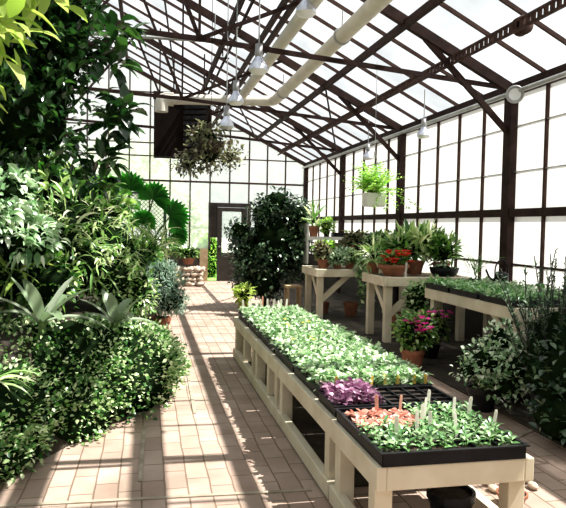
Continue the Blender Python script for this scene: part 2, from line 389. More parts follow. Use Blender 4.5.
# end wall
we = empty('wall_end', (0, YE, 0), kind='structure')
DX0, DX1 = 1.80, 2.86
def endglass(x0, x1, z0, tag_):
    global wn; wn += 1
    w = empty(f'window_{wn}', ((x0 + x1) / 2, YE, z0), kind='structure')
    xs = [x0] + ([XR] if x0 < XR < x1 else []) + [x1]
    mb = MB()
    for a, b in zip(xs[:-1], xs[1:]):
        mb.add([(a, YE + .02, z0), (b, YE + .02, z0), (b, YE + .02, roofz(b)), (a, YE + .02, roofz(a))], [(0, 1, 2, 3)], M['endglass'])
    mb.build('glass_pane', w); return w
wA = endglass(XL, 1.75, .93, 'l'); wB = endglass(1.75, 2.9, 2.24, 'd'); wC = endglass(2.9, XW, .93, 'r')
x = 2.89
k = 0
while x > XL:
    z0 = .93 if not (DX0 - .05 < x < DX1 - .02) else 2.2
    w = wA if x < 1.74 else (wB if x < 2.9 else wC)
    MB().box((x - .018, YE - .02, z0), (x + .018, YE + .03, roofz(x)), M['frame2']).build('glazing_bar', w)
    x -= .56
for x in (3.42, 3.96): MB().box((x - .018, YE - .02, .93), (x + .018, YE + .03, roofz(x)), M['frame2']).build('glazing_bar', wC)
for z, w_ in ((2.82, .05), (3.5, .03), (4.3, .03)):
    x1 = min(XW, XW - (z - EZ) / SL) if z > EZ else XW
    MB().box((XL if z < 3.3 else XL + (z - 3.2) * 2, YE - .03, z - w_ / 2), (x1, YE + .03, z + w_ / 2), M['frame2']).build('cross_bar', wA)
for z in (3.86, 5.25):
    MB().box((XL + (z - 3.2) * 2, YE - .03, z - .015), (.9 if z < 5 else .9, YE + .03, z + .015), M['frame2']).build('cross_bar', wA)
MB().box((XL, YE - .05, 0), (1.50, YE + .05, .93), M['darkwood']).build('knee_wall', we)
MB().box((2.92, YE - .05, 0), (XW, YE + .05, .93), M['darkwood']).build('knee_wall', we)
MB().box((1.5, YE - .06, 0), (1.73, YE + .06, .93), M['tan']).build('post', we)
MB().box((XW - .1, YE - .1, 0), (XW + .06, YE + .06, EZ), M['frame']).build('post', we)
d = empty('door_1', (2.35, YE, 0), kind='structure')
MB().box((1.74, YE - .05, 2.12), (2.95, YE + .05, 2.24), M['darkwood']).box((2.86, YE - .05, 0), (2.95, YE + .05, 2.12), M['darkwood']).box((1.74, YE - .05, .93), (1.80, YE + .05, 2.12), M['darkwood']).build('door_frame', d)
MB().box((1.80, YE - .02, 1.25), (2.0, YE + .03, 2.12), M['darkwood']).build('side_panel', d)
mb = MB(); y0, y1 = YE - .05, YE - .0
mb.box((1.99, y0, .02), (2.12, y1, 2.11), M['darkwood']).box((2.68, y0, .02), (2.84, y1, 2.11), M['darkwood']).box((2.12, y0, 2.0), (2.68, y1, 2.11), M['darkwood']).box((2.12, y0, .02), (2.68, y1, .82), M['darkwood'])
lf = mb.build('door_leaf', d)
MB().box((2.12, YE - .035, .82), (2.68, YE - .02, 2.0), M['doorglass']).build('glass_pane', lf)
MB().tube([(2.05, YE - .06, 1.0), (2.05, YE - .11, 1.0)], .02, M['grey']).blob((2.05, YE - .13, 1.0), (.03, .025, .03), M['grey'], jit=0).build('door_handle', lf)

# ------------------------------------------------------------------ heater, pipes, rod
t = empty('unit_heater', (.7, 13.35, 2.98), 'large dark brown box heater hung high near the far end wall', 'heater')
mb = MB(); mb.box((.14, 13.2, 2.98), (1.27, 13.7, 4.22), M['heater']); mb.build('casing', t)
mb = MB()
for k in range(9): mb.bar((.72, 13.18, 3.1 + k * .11), (1.2, 13.18, 3.13 + k * .11), .012, .07, M['black'])
mb.build('louvre', t)
MB().box((.12, 13.17, 4.2), (1.3, 13.73, 4.26), M['frame']).build('top_flange', t)
for x in (.25, 1.15): MB().tube([(x, 13.45, 4.25), (x, 13.45, roofz(x) - .02)], .015, M['frame'], 6).build('hanger', t)
def bend(pts, r=.2, n=5):
    P = [Vector(p) for p in pts]; out = [P[0]]
    for i in range(1, len(P) - 1):
        a = (P[i - 1] - P[i]).normalized(); b = (P[i + 1] - P[i]).normalized()
        p0 = P[i] + a * r; p2 = P[i] + b * r
        for k in range(n + 1):
            u = k / n; out.append(p0 * (1 - u) ** 2 + P[i] * 2 * u * (1 - u) + p2 * u ** 2)
    return out + [P[-1]]
t = empty('heating_pipe', (1.85, 9, 4.12), 'thick cream lagged pipe nearer the path, running under the roof to the heater', 'pipe')
MB().tube(bend([(1.80, -1, 4.12), (1.80, 12.6, 4.12)]), .085, M['pipe'], 14).build('pipe_run', t)
t = empty('heating_pipe', (2.5, 9, 4.12), 'thick cream lagged pipe on the right, turning by an elbow towards the heater', 'pipe')
MB().tube(bend([(2.50, -1, 4.12), (2.50, 12.75, 4.12), (.42, 12.75, 4.03)], .16), .10, M['pipe'], 14).build('pipe_run', t)
MB().tube(bend([(.5, 12.75, 4.03), (.27, 12.75, 4.03), (.27, 12.75, 3.78)], .12), .13, M['pipe'], 14).build('elbow', t)
for y in (4.5, 8.2, 11.9): MB().lathe([(.105, -.03), (.118, -.03), (.118, .03), (.105, .03)], (2.5, y, 4.12), M['grey'], 16, axis=(0, 1, 0)).build('band', t)
for y in (4.5, 8.2, 11.9): MB().tube([(2.5, y, 4.2), (2.5, y, roofz(2.5) - .02)], .01, M['grey'], 6).build('hanger', t)
t = empty('light_conduit', (.2, 11.15, 4.67), 'slender pale grey rod crossing level between roof trusses', 'rod')
MB().tube([(-1.5, 10.9, 4.64), (1.25, 10.9, 4.69)], .028, M['grey'], 10).build('rod', t)
for x in (-1.2, 1.1): MB().tube([(x, 10.9, 4.67), (x, 10.9, roofz(x) - .02)], .008, M['grey'], 6).build('hanger', t)

# lamps
def lamp(x, y, z, label, s=1, top=None):
    t = empty('flood_lamp', (x, y, z), label, 'lamp')
    top = top or roofz(x) - .02
    MB().tube([(x, y, z + .16 * s), (x, y, top)], .008, M['grey'], 6).build('cord', t)
    MB().lathe([(0, .2 * s), (.03 * s, .2 * s), (.035 * s, .1 * s), (.03 * s, .09 * s), (0, .09 * s)], (x, y, z), M['grey'], 14).build('socket', t)
    MB().lathe([(.025 * s, .12 * s), (.035 * s, .07 * s), (.075 * s, .02 * s), (.085 * s, -.02 * s)], (x, y, z), M['silver'], 18).lathe([(.085 * s, -.02 * s), (.06 * s, -.045 * s), (0, -.055 * s)], (x, y, z), M['lampw'], 18).build('bulb', t)
lamp(1.19, 7.0, 3.33, 'flood bulb hanging over the path just left of the thick cream pipe', 1.3)
lamp(1.71, 7.0, 4.0, 'flood bulb at the top edge, beside the cream pipe', 1.4)
lamp(1.12, 8.3, 3.22, 'flood bulb between the nearer bulb and the hanging basket', 1.25)
lamp(1.16, 9.6, 3.1, 'flood bulb directly above the right side of the bronze hanging basket', 1.4)
lamp(4.05, 9.0, 3.02, 'flood bulb below the right eave, between two wall posts', 1.2)
lamp(4.1, 11.6, 2.95, 'flood bulb below the right eave behind the hanging fern', 1.2)
t = empty('wall_fan', (4.42, 7.1, 3.25), 'small round pale fan lamp on the eave beam by the nearest wall post', 'lamp')
ax = (-.45, -.85, -.1)
MB().lathe([(.0, -.03), (.09, -.03), (.11, 0), (.11, .03), (.085, .03), (.08, .0), (0, 0)], (4.40, 7.15, 3.27), M['grey'], 20, axis=ax).build('housing', t)
MB().lathe([(0, .012), (.04, .012), (.075, .02)], (4.40, 7.15, 3.27), M['lampw'], 20, axis=ax).build('face', t)
MB().tube([(4.42, 7.2, 3.3), (4.5, 7.25, 3.4)], .015, M['frame'], 6).build('bracket', t)

# ------------------------------------------------------------------ benches
def bevel(o, w=.006):
    m = o.modifiers.new('bevel', 'BEVEL'); m.width = w; m.segments = 2; m.limit_method = 'ANGLE'
    return o
def low_bench(y0, y1, label, mids=()):
    x0, x1 = 1.05, 1.86
    t = empty('potting_bench', ((x0 + x1) / 2, y0, 0), label, 'bench', 'low cream benches in a row beside the path')
    for xa in (x0, x1 - .05):
        bevel(MB().box((xa, y0, .385), (xa + .05, y1, .50), M['cream']).build('side_beam', t))
        bevel(MB().box((xa - .004, y0, .02), (xa + .055, y1, .12), M['cream']).build('bottom_rail', t))
    for ya in (y0, y1 - .05): bevel(MB().box((x0 + .05, ya, .385), (x1 - .05, ya + .05, .50), M['cream']).build('end_beam', t))
    for ya in (y0 + .052, y1 - .142):
        for xa in (x0 + .012, x1 - .102):
            bevel(MB().box((xa, ya, 0), (xa + .09, ya + .09, .384), M['cream']).build('leg', t))
    for ya in mids: bevel(MB().box((x0 + .012, ya, .121), (x0 + .09, ya + .09, .384), M['cream']).build('upright', t))
    n = max(3, int((y1 - y0 - .1) / .13))
    for k in range(n):
        a = y0 + .06 + (y1 - y0 - .12) * k / n
        MB().box((x0 + .05, a, .47), (x1 - .05, a + .085, .488), M['greywood']).build('slat', t)
    return t
low_bench(2.74, 3.49, 'nearest low cream bench, its sawn front end facing the viewer')
low_bench(3.51, 5.03, 'low cream bench holding the purple seedlings, second from the viewer')
low_bench(5.05, 6.21, 'low cream bench under dense green flats, third from the viewer', (5.45,))
low_bench(6.23, 7.65, 'farthest low cream bench, white tags at its end', (6.85,))

def high_bench(x0, x1, y0, y1, z, label, brace_x=True):
    t = empty('plant_table', ((x0 + x1) / 2, y0, 0), label, 'bench')
    for xa in (x0, x1 - .05): bevel(MB().box((xa, y0, z - .13), (xa + .05, y1, z), M['cream']).build('side_beam', t))
    for ya in (y0, y1 - .05): bevel(MB().box((x0 + .05, ya, z - .13), (x1 - .05, ya + .05, z), M['cream']).build('end_beam', t))
    for xa in (x0 + .052, x1 - .16):
        for ya in (y0 + .052, y1 - .16):
            bevel(MB().box((xa, ya, .03), (xa + .1, ya + .1, z - .001), M['cream']).build('leg', t))
    MB().bar((x0 + .1, y0 + .1, z - .55), (x0 + .6, y0 + .1, z - .1), .05, .09, M['cream']).build('brace', t)
    MB().bar((x0 + .1, y0 + .12, z - .5), (x0 + .1, y0 + .6, z - .1), .09, .05, M['cream'], up=(1, 0, 0)).build('brace', t)
    n = int((x1 - x0 - .1) / .16)
    for k in range(n):
        a = x0 + .06 + (x1 - x0 - .12) * k / n
        MB().box((a, y0 + .05, z - .03), (a + .12, y1 - .05, z - .012), M['greywood']).build('slat', t)
    return t
high_bench(2.78, 4.48, 10.3, 11.3, .90, 'tall cream plant table farthest along the right wall, vine spilling off its corner')
high_bench(3.17, 4.48, 8.2, 9.1, .94, 'tall cream plant table in the middle, red flowers on its corner')
high_bench(3.52, 4.48, 5.55, 7.65, .85, 'tall cream plant table nearest on the right, carrying the long dark trays')

# shelf above table A
t = empty('plant_shelf', (3.7, 12.0, .9), 'white board shelf raised on end boards behind the farthest plant table', 'shelf')
MB().box((3.0, 11.8, 1.36), (4.45, 12.1, 1.42), M['white']).build('board', t)
for x in (3.0, 4.41): MB().box((x, 11.82, .901), (x + .035, 12.08, 1.36), M['white']).build('end_board', t)
MB().box((3.0, 11.8, 1.42), (3.03, 12.1, 1.66), M['white']).build('side_board', t)

# ------------------------------------------------------------------ plants toolkit
OVAL = (.15, .9, 1, .6, .05); LANCE = (.3, .9, .75, .05); STRAP = (.7, 1, 1, .95, .8, .5, .05); NEED = (.8, 1, .1)
def sphere_pts(n, up=0):
    v = RNG.normal(size=(n, 3)); v /= np.linalg.norm(v, axis=1)[:, None]
    if up: v[:, 2] = np.where(v[:, 2] < -up, -v[:, 2], v[:, 2])
    return v
def shrub(mb, lumps, n, L, W, mat, prof=OVAL, droop=.6, outward=1.0, rnd=.7, upb=.3, core=.72, shell=.35, zmin=None, clump=0):
    """leaves over ellipsoid lumps (c, r); a dark ragged core keeps light out"""
    vol = np.array([l[1][0] * l[1][1] + l[1][0] * l[1][2] + l[1][1] * l[1][2] for l in lumps]); vol /= vol.sum()
    for (c, r), w in zip(lumps, vol):
        k = max(3, int(n * w)); v = sphere_pts(k)
        if clump:
            cl = sphere_pts(clump); idx = RNG.integers(0, clump, k); v = cl[idx] + .22 * RNG.normal(size=(k, 3)); v /= np.linalg.norm(v, axis=1)[:, None]
        rad = 1 - shell * RNG.random(k) ** 1.5 + .06 * np.sin(v[:, 0] * 7 + v[:, 2] * 5) + .05 * RNG.normal(size=k)
        P = np.array(c) + v * np.array(r) * rad[:, None]
        D = v * outward + rnd * RNG.normal(size=(k, 3)) + np.array([0, 0, upb])
        if zmin is not None:
            ok = P[:, 2] > zmin; P = P[ok]; D = D[ok]; k = len(P)
            if k == 0: continue
        s = RNG.uniform(.65, 1.25, k)
        mb.ribbons(P, D, L * s, W * s, mat, prof, droop)
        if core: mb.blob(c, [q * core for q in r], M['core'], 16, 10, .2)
    return mb
def fl(mb, pts, mat, r=.02, petals=5):
    for p in pts:
        for k in range(petals):
            a = 2 * PI * k / petals + random.random(); mb.ribbons([p], [(math.cos(a), math.sin(a), .35)], r, r * .9, mat, (.4, 1, .4), .3)
    return mb
def pot(parent, c, r, h, mat, name='pot', soil=True):
    x, y, z = c
    pt = MB().lathe([(0, 0), (r * .68, 0), (r * .92, h * .8), (r, h * .8), (r, h), (r * .88, h), (r * .84, h * .82), (0, h * .82)], c, mat, 22, smooth=False).build(name, parent)
    if soil: MB().lathe([(0, h * .9), (r * .86, h * .9)], c, M['soil'], 22).build('soil', pt)
def stems(mb, base, tips, r=.006, mat=None):
    mat = mat or M['stem']
    for tpt in tips:
        b = Vector(base); q = Vector(tpt); m = (b + q) / 2 + Vector((random.uniform(-.04, .04), random.uniform(-.04, .04), .03))
        mb.tube([b, m, q], r, mat, 5, radii=[r * 1.4, r, r * .6])
    return mb
def pts_in(lumps, n):
    o = []
    for _ in range(n):
        c, r = random.choice(lumps); v = sphere_pts(1)[0]; o.append(tuple(np.array(c) + v * np.array(r) * .95))
    return o
def plant(name, loc, label, cat, lumps, n, L, W, mat, potspec=None, trunk=None, group=None, flowers=None, **kw):
    t = empty(name, loc, label, cat, group)
    mb = MB(); shrub(mb, lumps, n, L, W, M[mat], **kw); mb.build('foliage', t)
    if potspec: pot(t, loc, potspec[0], potspec[1], M[potspec[2]])
    top = (loc[0], loc[1], loc[2] + (potspec[1] * .85 if potspec else 0))
    mb = MB(); rr = trunk or .01
    for c, r in lumps:
        q = Vector(c); b = Vector(top); mid = (b + q) / 2 + Vector((random.uniform(-.03, .03), random.uniform(-.03, .03), 0))
        mb.tube([b, mid, q], rr, M['bark'] if rr > .012 else M['stem'], 8, radii=[rr * 1.2, rr, rr * .6])
    mb.build('stem', t)
    if flowers:
        fmat, cnt, fr = flowers; fl(MB(), pts_in(lumps, cnt), M[fmat], fr).build('flowers', t)
    return t

# ---- left: tall tree
lum = [((-1.55, 6.6, 3.35), (.95, .9, .85)), ((-1.0, 6.4, 4.0), (.6, .6, .6)), ((-1.2, 6.5, 2.65), (.75, .7, .6)), ((-2.3, 6.8, 3.9), (1.0, .9, .9)), ((-2.1, 6.8, 2.7), (.9, .8, .7)), ((-.78, 6.4, 3.3), (.36, .4, .5)), ((-1.2, 6.5, 4.75), (.7, .6, .5))]
t = empty('broadleaf_tree', (-1.7, 6.8, .68), 'tall dark tree with glossy leaves filling the upper left, reaching the roof', 'tree')
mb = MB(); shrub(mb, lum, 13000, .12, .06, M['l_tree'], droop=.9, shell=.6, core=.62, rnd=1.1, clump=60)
for (c) in ((-.30, 6.4, 3.42), (-.33, 6.4, 3.12), (-.30, 6.4, 2.55), (-.22, 6.35, 2.68), (-.38, 6.4, 2.2), (-.5, 6.4, 2.0)):
    shrub(mb, [(c, (.13, .13, .11))], 26, .2, .11, M['l_tree'], droop=1.0, core=0, shell=.8)
mb.build('foliage', t)
mb = MB(); mb.tube([(-1.7, 6.8, .6), (-1.6, 6.7, 1.7), (-1.5, 6.6, 2.7), (-1.3, 6.5, 3.8), (-1.2, 6.5, 4.7)], .06, M['bark'], 10, radii=[.09, .075, .06, .045, .03])
for q in ((-.35, 6.4, 3.35), (-.3, 6.4, 2.6), (-2.2, 6.8, 3.9), (-2.1, 6.8, 2.7), (-.9, 6.4, 3.9)): mb.tube([(-1.5, 6.6, 2.3 if q[2] < 3 else 3.0), ((q[0] - 1.5) / 2, 6.5, q[2] - .2), q], .02, M['bark'], 6, radii=[.035, .022, .008])
mb.build('trunk', t)
# ---- near yellow-green overhanging branch plant
t = empty('yellow_leaved_tree', (-1.75, 3.8, .68), 'sunlit yellow green branches with broad leaves in the top left corner', 'tree')
br = [((-1.7, 3.8, .7), (-1.55, 3.8, 2.0), (-1.0, 3.9, 2.75), (-.62, 3.95, 3.05)), ((-1.6, 3.8, 1.6), (-1.3, 3.8, 2.3), (-.98, 3.8, 2.45), (-.8, 3.75, 2.62)), ((-1.55, 3.8, 2.0), (-1.1, 3.9, 2.9), (-.85, 4.0, 3.2))]
mb = MB(); lf_ = MB()
for b in br:
    mb.tube(b, .02, M['stem'], 7, radii=[.025, .018, .012, .006][:len(b)])
    for seg in range(1, len(b) - 1):
        for k in range(9):
            u = k / 9; p = np.array(b[seg]) * (1 - u) + np.array(b[seg + 1]) * u
            for s_ in (-1, 1):
                dd = np.array([random.uniform(-.4, .6), s_ * random.uniform(.2, 1), random.uniform(-.5, .5)])
                lf_.ribbons([p], [dd], random.uniform(.13, .24), random.uniform(.05, .09), M['l_yel'], OVAL, 1.0)
shrub(lf_, [((-.95, 3.9, 2.75), (.28, .3, .3)), ((-.62, 4.0, 2.98), (.22, .25, .12)), ((-1.0, 3.8, 2.35), (.18, .2, .25))], 150, .19, .085, M['l_yel'], core=0, shell=.9, droop=1.0)
mb.build('stem', t); lf_.build('foliage', t)

# ---- left ground cover mounds
plant('variegated_mound', (-.35, 6.1, .1), 'large mound of small cream flecked leaves spilling onto the path below the bromeliads', 'plant',
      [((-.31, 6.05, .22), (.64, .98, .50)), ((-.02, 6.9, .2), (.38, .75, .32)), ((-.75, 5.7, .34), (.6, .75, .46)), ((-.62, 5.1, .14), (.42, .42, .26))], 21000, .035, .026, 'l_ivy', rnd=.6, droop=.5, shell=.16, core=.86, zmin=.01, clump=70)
plant('variegated_mound', (-1.2, 4.9, .3), 'low mound of small green leaves at the lower left edge of the path', 'plant',
      [((-1.15, 4.75, .2), (.55, .75, .42)), ((-1.35, 4.2, .15), (.6, .6, .36)), ((-1.5, 5.3, .4), (.6, .7, .5)), ((-.95, 4.45, .1), (.32, .45, .22))], 12000, .035, .026, 'l_ivy', rnd=.6, droop=.5, shell=.16, core=.86, zmin=.01, clump=60)
# spider plant bottom-left
t = empty('spider_plant', (-1.0, 4.45, .45), 'arching narrow pale leaves of a spider plant at the left edge of the picture', 'plant')
a = RNG.uniform(-PI, PI, 34); MB().ribbons(np.tile([-1.0, 4.45, .50], (34, 1)), np.c_[np.cos(a), np.sin(a), RNG.uniform(.5, 1.3, 34)], RNG.uniform(.25, .42, 34), .018, M['l_lance'], STRAP, 1.9).build('foliage', t)
MB().tube([(-1.0, 4.45, .3), (-1.0, 4.45, .51)], .025, M['stem'], 8).build('crown', t)
# bromeliads
def brom(c, n, L, label, s=1):
    t = empty('bromeliad', c, label, 'plant', None)
    a = np.arange(n) * 2.4 + .3; el = np.linspace(.3, 1.9, n)
    MB().ribbons(np.tile(c, (n, 1)) + np.c_[np.cos(a), np.sin(a), 0 * a] * .02, np.c_[np.cos(a), np.sin(a), el], np.linspace(L, L * .75, n), .095 * s, M['l_brom'], (.55, .85, 1, 1.05, 1, .8, .25), np.linspace(1.2, .3, n), .16, up=1).build('foliage', t)
    MB().tube([(c[0], c[1], c[2] - .18), (c[0], c[1], c[2] + .06)], .03 * s, M['stem'], 8).build('crown', t)
brom((-.80, 5.35, .80), 10, .56, 'large bromeliad with silvery grey strap leaves on the left mound')
brom((-.26, 5.9, .70), 8, .46, 'smaller bromeliad to the right, its long leaf leaning over the mound', .95)
# mid-left plants
BZ = .68
plant('silver_leaved_shrub', (-1.3, 5.75, BZ), 'shrub with silvery drooping broad leaves at the left edge', 'plant', [((-1.3, 5.7, 1.6), (.32, .3, .28)), ((-1.0, 5.75, 1.42), (.26, .26, .22)), ((-1.6, 5.8, 1.8), (.4, .35, .3)), ((-1.15, 5.9, 1.85), (.22, .22, .16))], 1500, .12, .045, 'l_silver', droop=1.5, shell=.6, clump=16)
plant('lance_leaved_shrub', (-.75, 7.4, BZ), 'shrub with long narrow pale green leaves in the middle of the left bed', 'plant', [((-.75, 7.4, 1.55), (.5, .45, .38)), ((-.4, 7.3, 1.3), (.35, .35, .32)), ((-1.1, 7.4, 1.3), (.35, .4, .35))], 1100, .2, .026, 'l_lance', prof=LANCE, droop=1.2, shell=.7, upb=.5)
plant('glossy_leaved_shrub', (-1.25, 6.1, BZ), 'bushy plant with glossy small leaves behind the large bromeliad', 'plant', [((-1.25, 6.1, 1.15), (.42, .4, .32)), ((-.9, 6.2, 1.05), (.34, .35, .28)), ((-1.6, 6.0, 1.05), (.35, .4, .35))], 1500, .075, .035, 'l_dark', droop=.8, shell=.5)
plant('small_leaved_shrub', (-.42, 7.0, BZ - .1), 'shrub of tiny light green leaves above the smaller bromeliad', 'plant', [((-.42, 6.9, 1.05), (.35, .35, .3)), ((-.15, 7.2, .85), (.3, .35, .28))], 1500, .06, .03, 'l_lance', droop=.6, shell=.5)
plant('small_leaved_shrub', (-.25, 9.0, .4), 'rounded shrub of bright green leaves below the fan palm', 'plant', [((-.22, 9.0, 1.05), (.32, .34, .3)), ((-.05, 9.1, 1.15), (.24, .3, .26)), ((-.5, 8.8, .95), (.32, .34, .34))], 2000, .07, .038, 'l_dark', droop=.6, shell=.45, flowers=('f_yel', 5, .03))
plant('needle_leaved_bush', (.2, 9.3, 0), 'blue grey fine leaved bush in a terracotta pot at the bed edge', 'plant', [((.16, 9.0, .76), (.36, .38, .33)), ((.32, 8.9, .55), (.26, .28, .2)), ((-.1, 8.7, .72), (.26, .26, .24))], 4200, .065, .016, 'l_blue', potspec=(.17, .27, 'terra'), prof=NEED, droop=.3, shell=.4, flowers=('f_yel', 4, .035))
t = empty('terracotta_pot', (.22, 8.72, 0), 'empty terracotta pot standing on the bricks below the blue grey bush', 'pot'); pot(t, (.22, 8.72, 0), .1, .17, M['terra'])
# fan palm
t = empty('fan_palm', (-.15, 10.2, .3), 'fan palm with broad pleated bright green leaves near the end wall', 'plant')
st = MB(); fo = MB(); base = Vector((-.15, 10.2, .75))
for (tip, rr, yaw) in (((.36, 10.1, 1.72), .34, .3), ((.1, 10.0, 1.98), .3, 1.2), ((-.25, 10.0, 2.1), .33, 2.0), ((-.5, 10.1, 1.7), .32, 2.8), ((.42, 10.2, 1.45), .26, -.4), ((-.05, 10.0, 1.6), .25, 1.5), ((-.7, 10.3, 2.0), .3, 2.4)):
    st.tube([base, (base + Vector(tip)) / 2 + Vector((0, 0, .12)), tip], .012, M['stem'], 6)
    n = 18; an = np.linspace(yaw - 1.75, yaw + 1.75, n)
    D = np.c_[np.cos(an), -.25 * np.ones(n), np.sin(an)]
    fo.ribbons(np.tile(tip, (n, 1)), D, rr * (1 - .15 * np.abs(np.linspace(-1, 1, n))), .10, M['l_palm'], (.15, .45, .8, .85, .55, .04), .4, .05, up=1, nrm=(.1, 1, .25))
st.tube([(-.15, 10.2, .3), base], .06, M['bark'], 9); st.build('stem', t); fo.build('foliage', t)
plant('grassy_plant', (.12, 9.9, .2), 'clump of long pale narrow leaves in front of the fan palm', 'plant', [((.12, 9.8, 1.25), (.22, .2, .25))], 160, .34, .022, 'l_lance', prof=STRAP, droop=1.5, shell=1, core=.3, upb=.9)
plant('dracaena', (-.85, 6.8, BZ), 'cluster of thin striped arching leaves low in the left bed above the large bromeliad', 'plant', [((-.95, 6.6, 1.35), (.42, .3, .3)), ((-.6, 6.7, 1.2), (.3, .3, .24))], 520, .24, .022, 'l_lance', prof=STRAP, droop=1.8, shell=.8, upb=.6)
# backdrop on the left
plant('dark_backdrop_shrub', (-2.6, 8.8, BZ), 'dark leafy shrub behind the silver leaved shrub', 'plant', [((-2.6, 8.8, 2.0), (1.0, .8, 1.1)), ((-1.7, 8.9, 1.7), (.7, .6, .9))], 2200, .13, .06, 'l_tree', droop=.9)
plant('dark_backdrop_shrub', (-1.3, 10.8, BZ), 'leafy green shrub between the fan palm and the tall tree', 'plant', [((-1.3, 10.8, 1.7), (.6, .6, .85)), ((-.85, 10.4, 1.35), (.45, .5, .6)), ((-1.9, 10.8, 2.0), (.7, .6, 1.0))], 2200, .14, .07, 'l_dark', droop=.9)
plant('lobed_leaf_plant', (-.75, 8.9, BZ), 'plant with broad bright green leaves just under the tall tree', 'plant', [((-.75, 8.8, 1.85), (.4, .35, .35)), ((-.45, 9.0, 1.75), (.28, .3, .28)), ((-1.2, 8.8, 2.0), (.4, .4, .4))], 420, .22, .11, 'l_dark', droop=1.1, core=.6)
plant('trailing_shrub', (-.35, 12.6, .4), 'low green shrub behind the blue grey bush near the end wall', 'plant', [((-.2, 12.4, .8), (.5, .6, .5)), ((.2, 12.0, .55), (.3, .5, .4))], 1400, .08, .045, 'l_dark', flowers=('f_yel', 6, .035))
# rosette leaves, pale long
plant('pale_strap_plant', (-1.15, 5.75, BZ), 'pair of long pale strap leaves leaning out at the left', 'plant', [((-1.1, 5.7, 1.15), (.12, .12, .12))], 12, .34, .045, 'l_yel', prof=STRAP, droop=.9, core=0)

# stones by door
sp = [];
for k in range(56):
    lay = k // 14; j = k % 14
    x = .72 + (j % 5) * .16 + random.uniform(-.03, .03) + lay * .03; y = 16.75 + (j // 5) * .2 + random.uniform(-.03, .03) + lay * .02
    r = random.uniform(.07, .1)
    o = MB().blob((0, 0, 0), (r * random.uniform(1.0, 1.6), r * random.uniform(.8, 1.2), r * random.uniform(.55, .8)), M['stone'], 9, 6, .3).build('fieldstone')
    o.location = (x, y, .06 + lay * .125); o.rotation_euler = (random.uniform(-.3, .3), random.uniform(-.3, .3), random.random() * 3)
    tag(o, 'pale rough stone in the pile beside the tan post near the door', 'stone', 'fieldstones piled near the far door')
plant('potted_trailer', (1.1, 17.0, .56), 'small green plant in a low terracotta bowl on the stone pile', 'plant', [((1.1, 17.0, .86), (.3, .2, .14)), ((.8, 17.0, .9), (.18, .15, .12))], 500, .08, .03, 'l_dark', potspec=(.17, .17, 'terra'), prof=LANCE)

# ---- big bush centre
lum = [((2.42, 12.3, 1.3), (.68, .7, .78)), ((1.98, 12.2, 1.0), (.46, .5, .55)), ((2.85, 12.4, 1.2), (.4, .5, .75)), ((2.5, 12.3, 2.05), (.42, .45, .34)), ((2.2, 12.2, .55), (.6, .5, .5)), ((2.9, 12.3, 1.8), (.32, .35, .32)), ((1.78, 12.2, 1.5), (.32, .28, .26)), ((2.2, 12.2, 1.85), (.3, .3, .26))]
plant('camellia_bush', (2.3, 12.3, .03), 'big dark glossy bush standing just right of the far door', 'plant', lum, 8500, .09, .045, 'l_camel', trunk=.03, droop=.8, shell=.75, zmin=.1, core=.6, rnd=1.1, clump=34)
plant('potted_trailer', (1.72, 11.3, 0), 'small yellow green plant at the foot of the big dark bush', 'plant', [((1.72, 11.3, .38), (.16, .16, .16))], 160, .1, .05, 'l_yel', potspec=(.1, .2, 'terra'))

# ---- table A plants
z = .901
def tp(x, y, label, lumps, n, L, W, mat, ps=(.1, .16, 'terra'), zz=None, name='potted_plant', **kw):
    b = zz if zz is not None else z
    plant(name, (x, y, b), label, 'plant', [((x + dx, y + dy, b + dz), r) for (dx, dy, dz), r in lumps], n, L, W, mat, potspec=ps, **kw)
tp(2.95, 10.5, 'reddish leaved plant in a terracotta pot at the left corner of the farthest table', [((0, 0, .26), (.14, .12, .13)), ((-.02, .1, .36), (.1, .1, .08))], 300, .08, .04, 'l_brown')
tp(3.2, 10.46, 'pale cream green rosette plant at the front edge of the farthest table', [((0, 0, .17), (.2, .14, .1)), ((.12, .1, .24), (.14, .14, .1))], 600, .07, .035, 'l_silver', ps=(.09, .1, 'terra'))
tp(3.12, 10.95, 'green leafy pot plant at the back left of the farthest table', [((0, 0, .30), (.22, .16, .14))], 420, .08, .04, 'l_fern')
tp(3.55, 10.85, 'orange tinged leafy plant in the middle of the farthest table', [((0, 0, .32), (.22, .18, .18)), ((.1, 0, .5), (.16, .13, .12))], 600, .08, .045, 'l_brown', flowers=('f_red', 9, .035))
tp(4.0, 10.6, 'dark variegated plant at the right of the farthest table', [((0, 0, .3), (.24, .18, .2)), ((-.15, 0, .46), (.16, .14, .14)), ((.2, 0, .42), (.16, .14, .14))], 1000, .06, .035, 'l_var', flowers=('f_red', 4, .03))
tp(4.2, 11.0, 'green bushy plant against the wall behind the farthest table front', [((0, 0, .42), (.24, .2, .22))], 600, .08, .04, 'l_dark')
tp(3.42, 10.5, 'small pale leafy plant beside the trailing vine', [((.02, 0, .2), (.14, .12, .12))], 300, .07, .035, 'l_var', ps=(.08, .1, 'terra'))
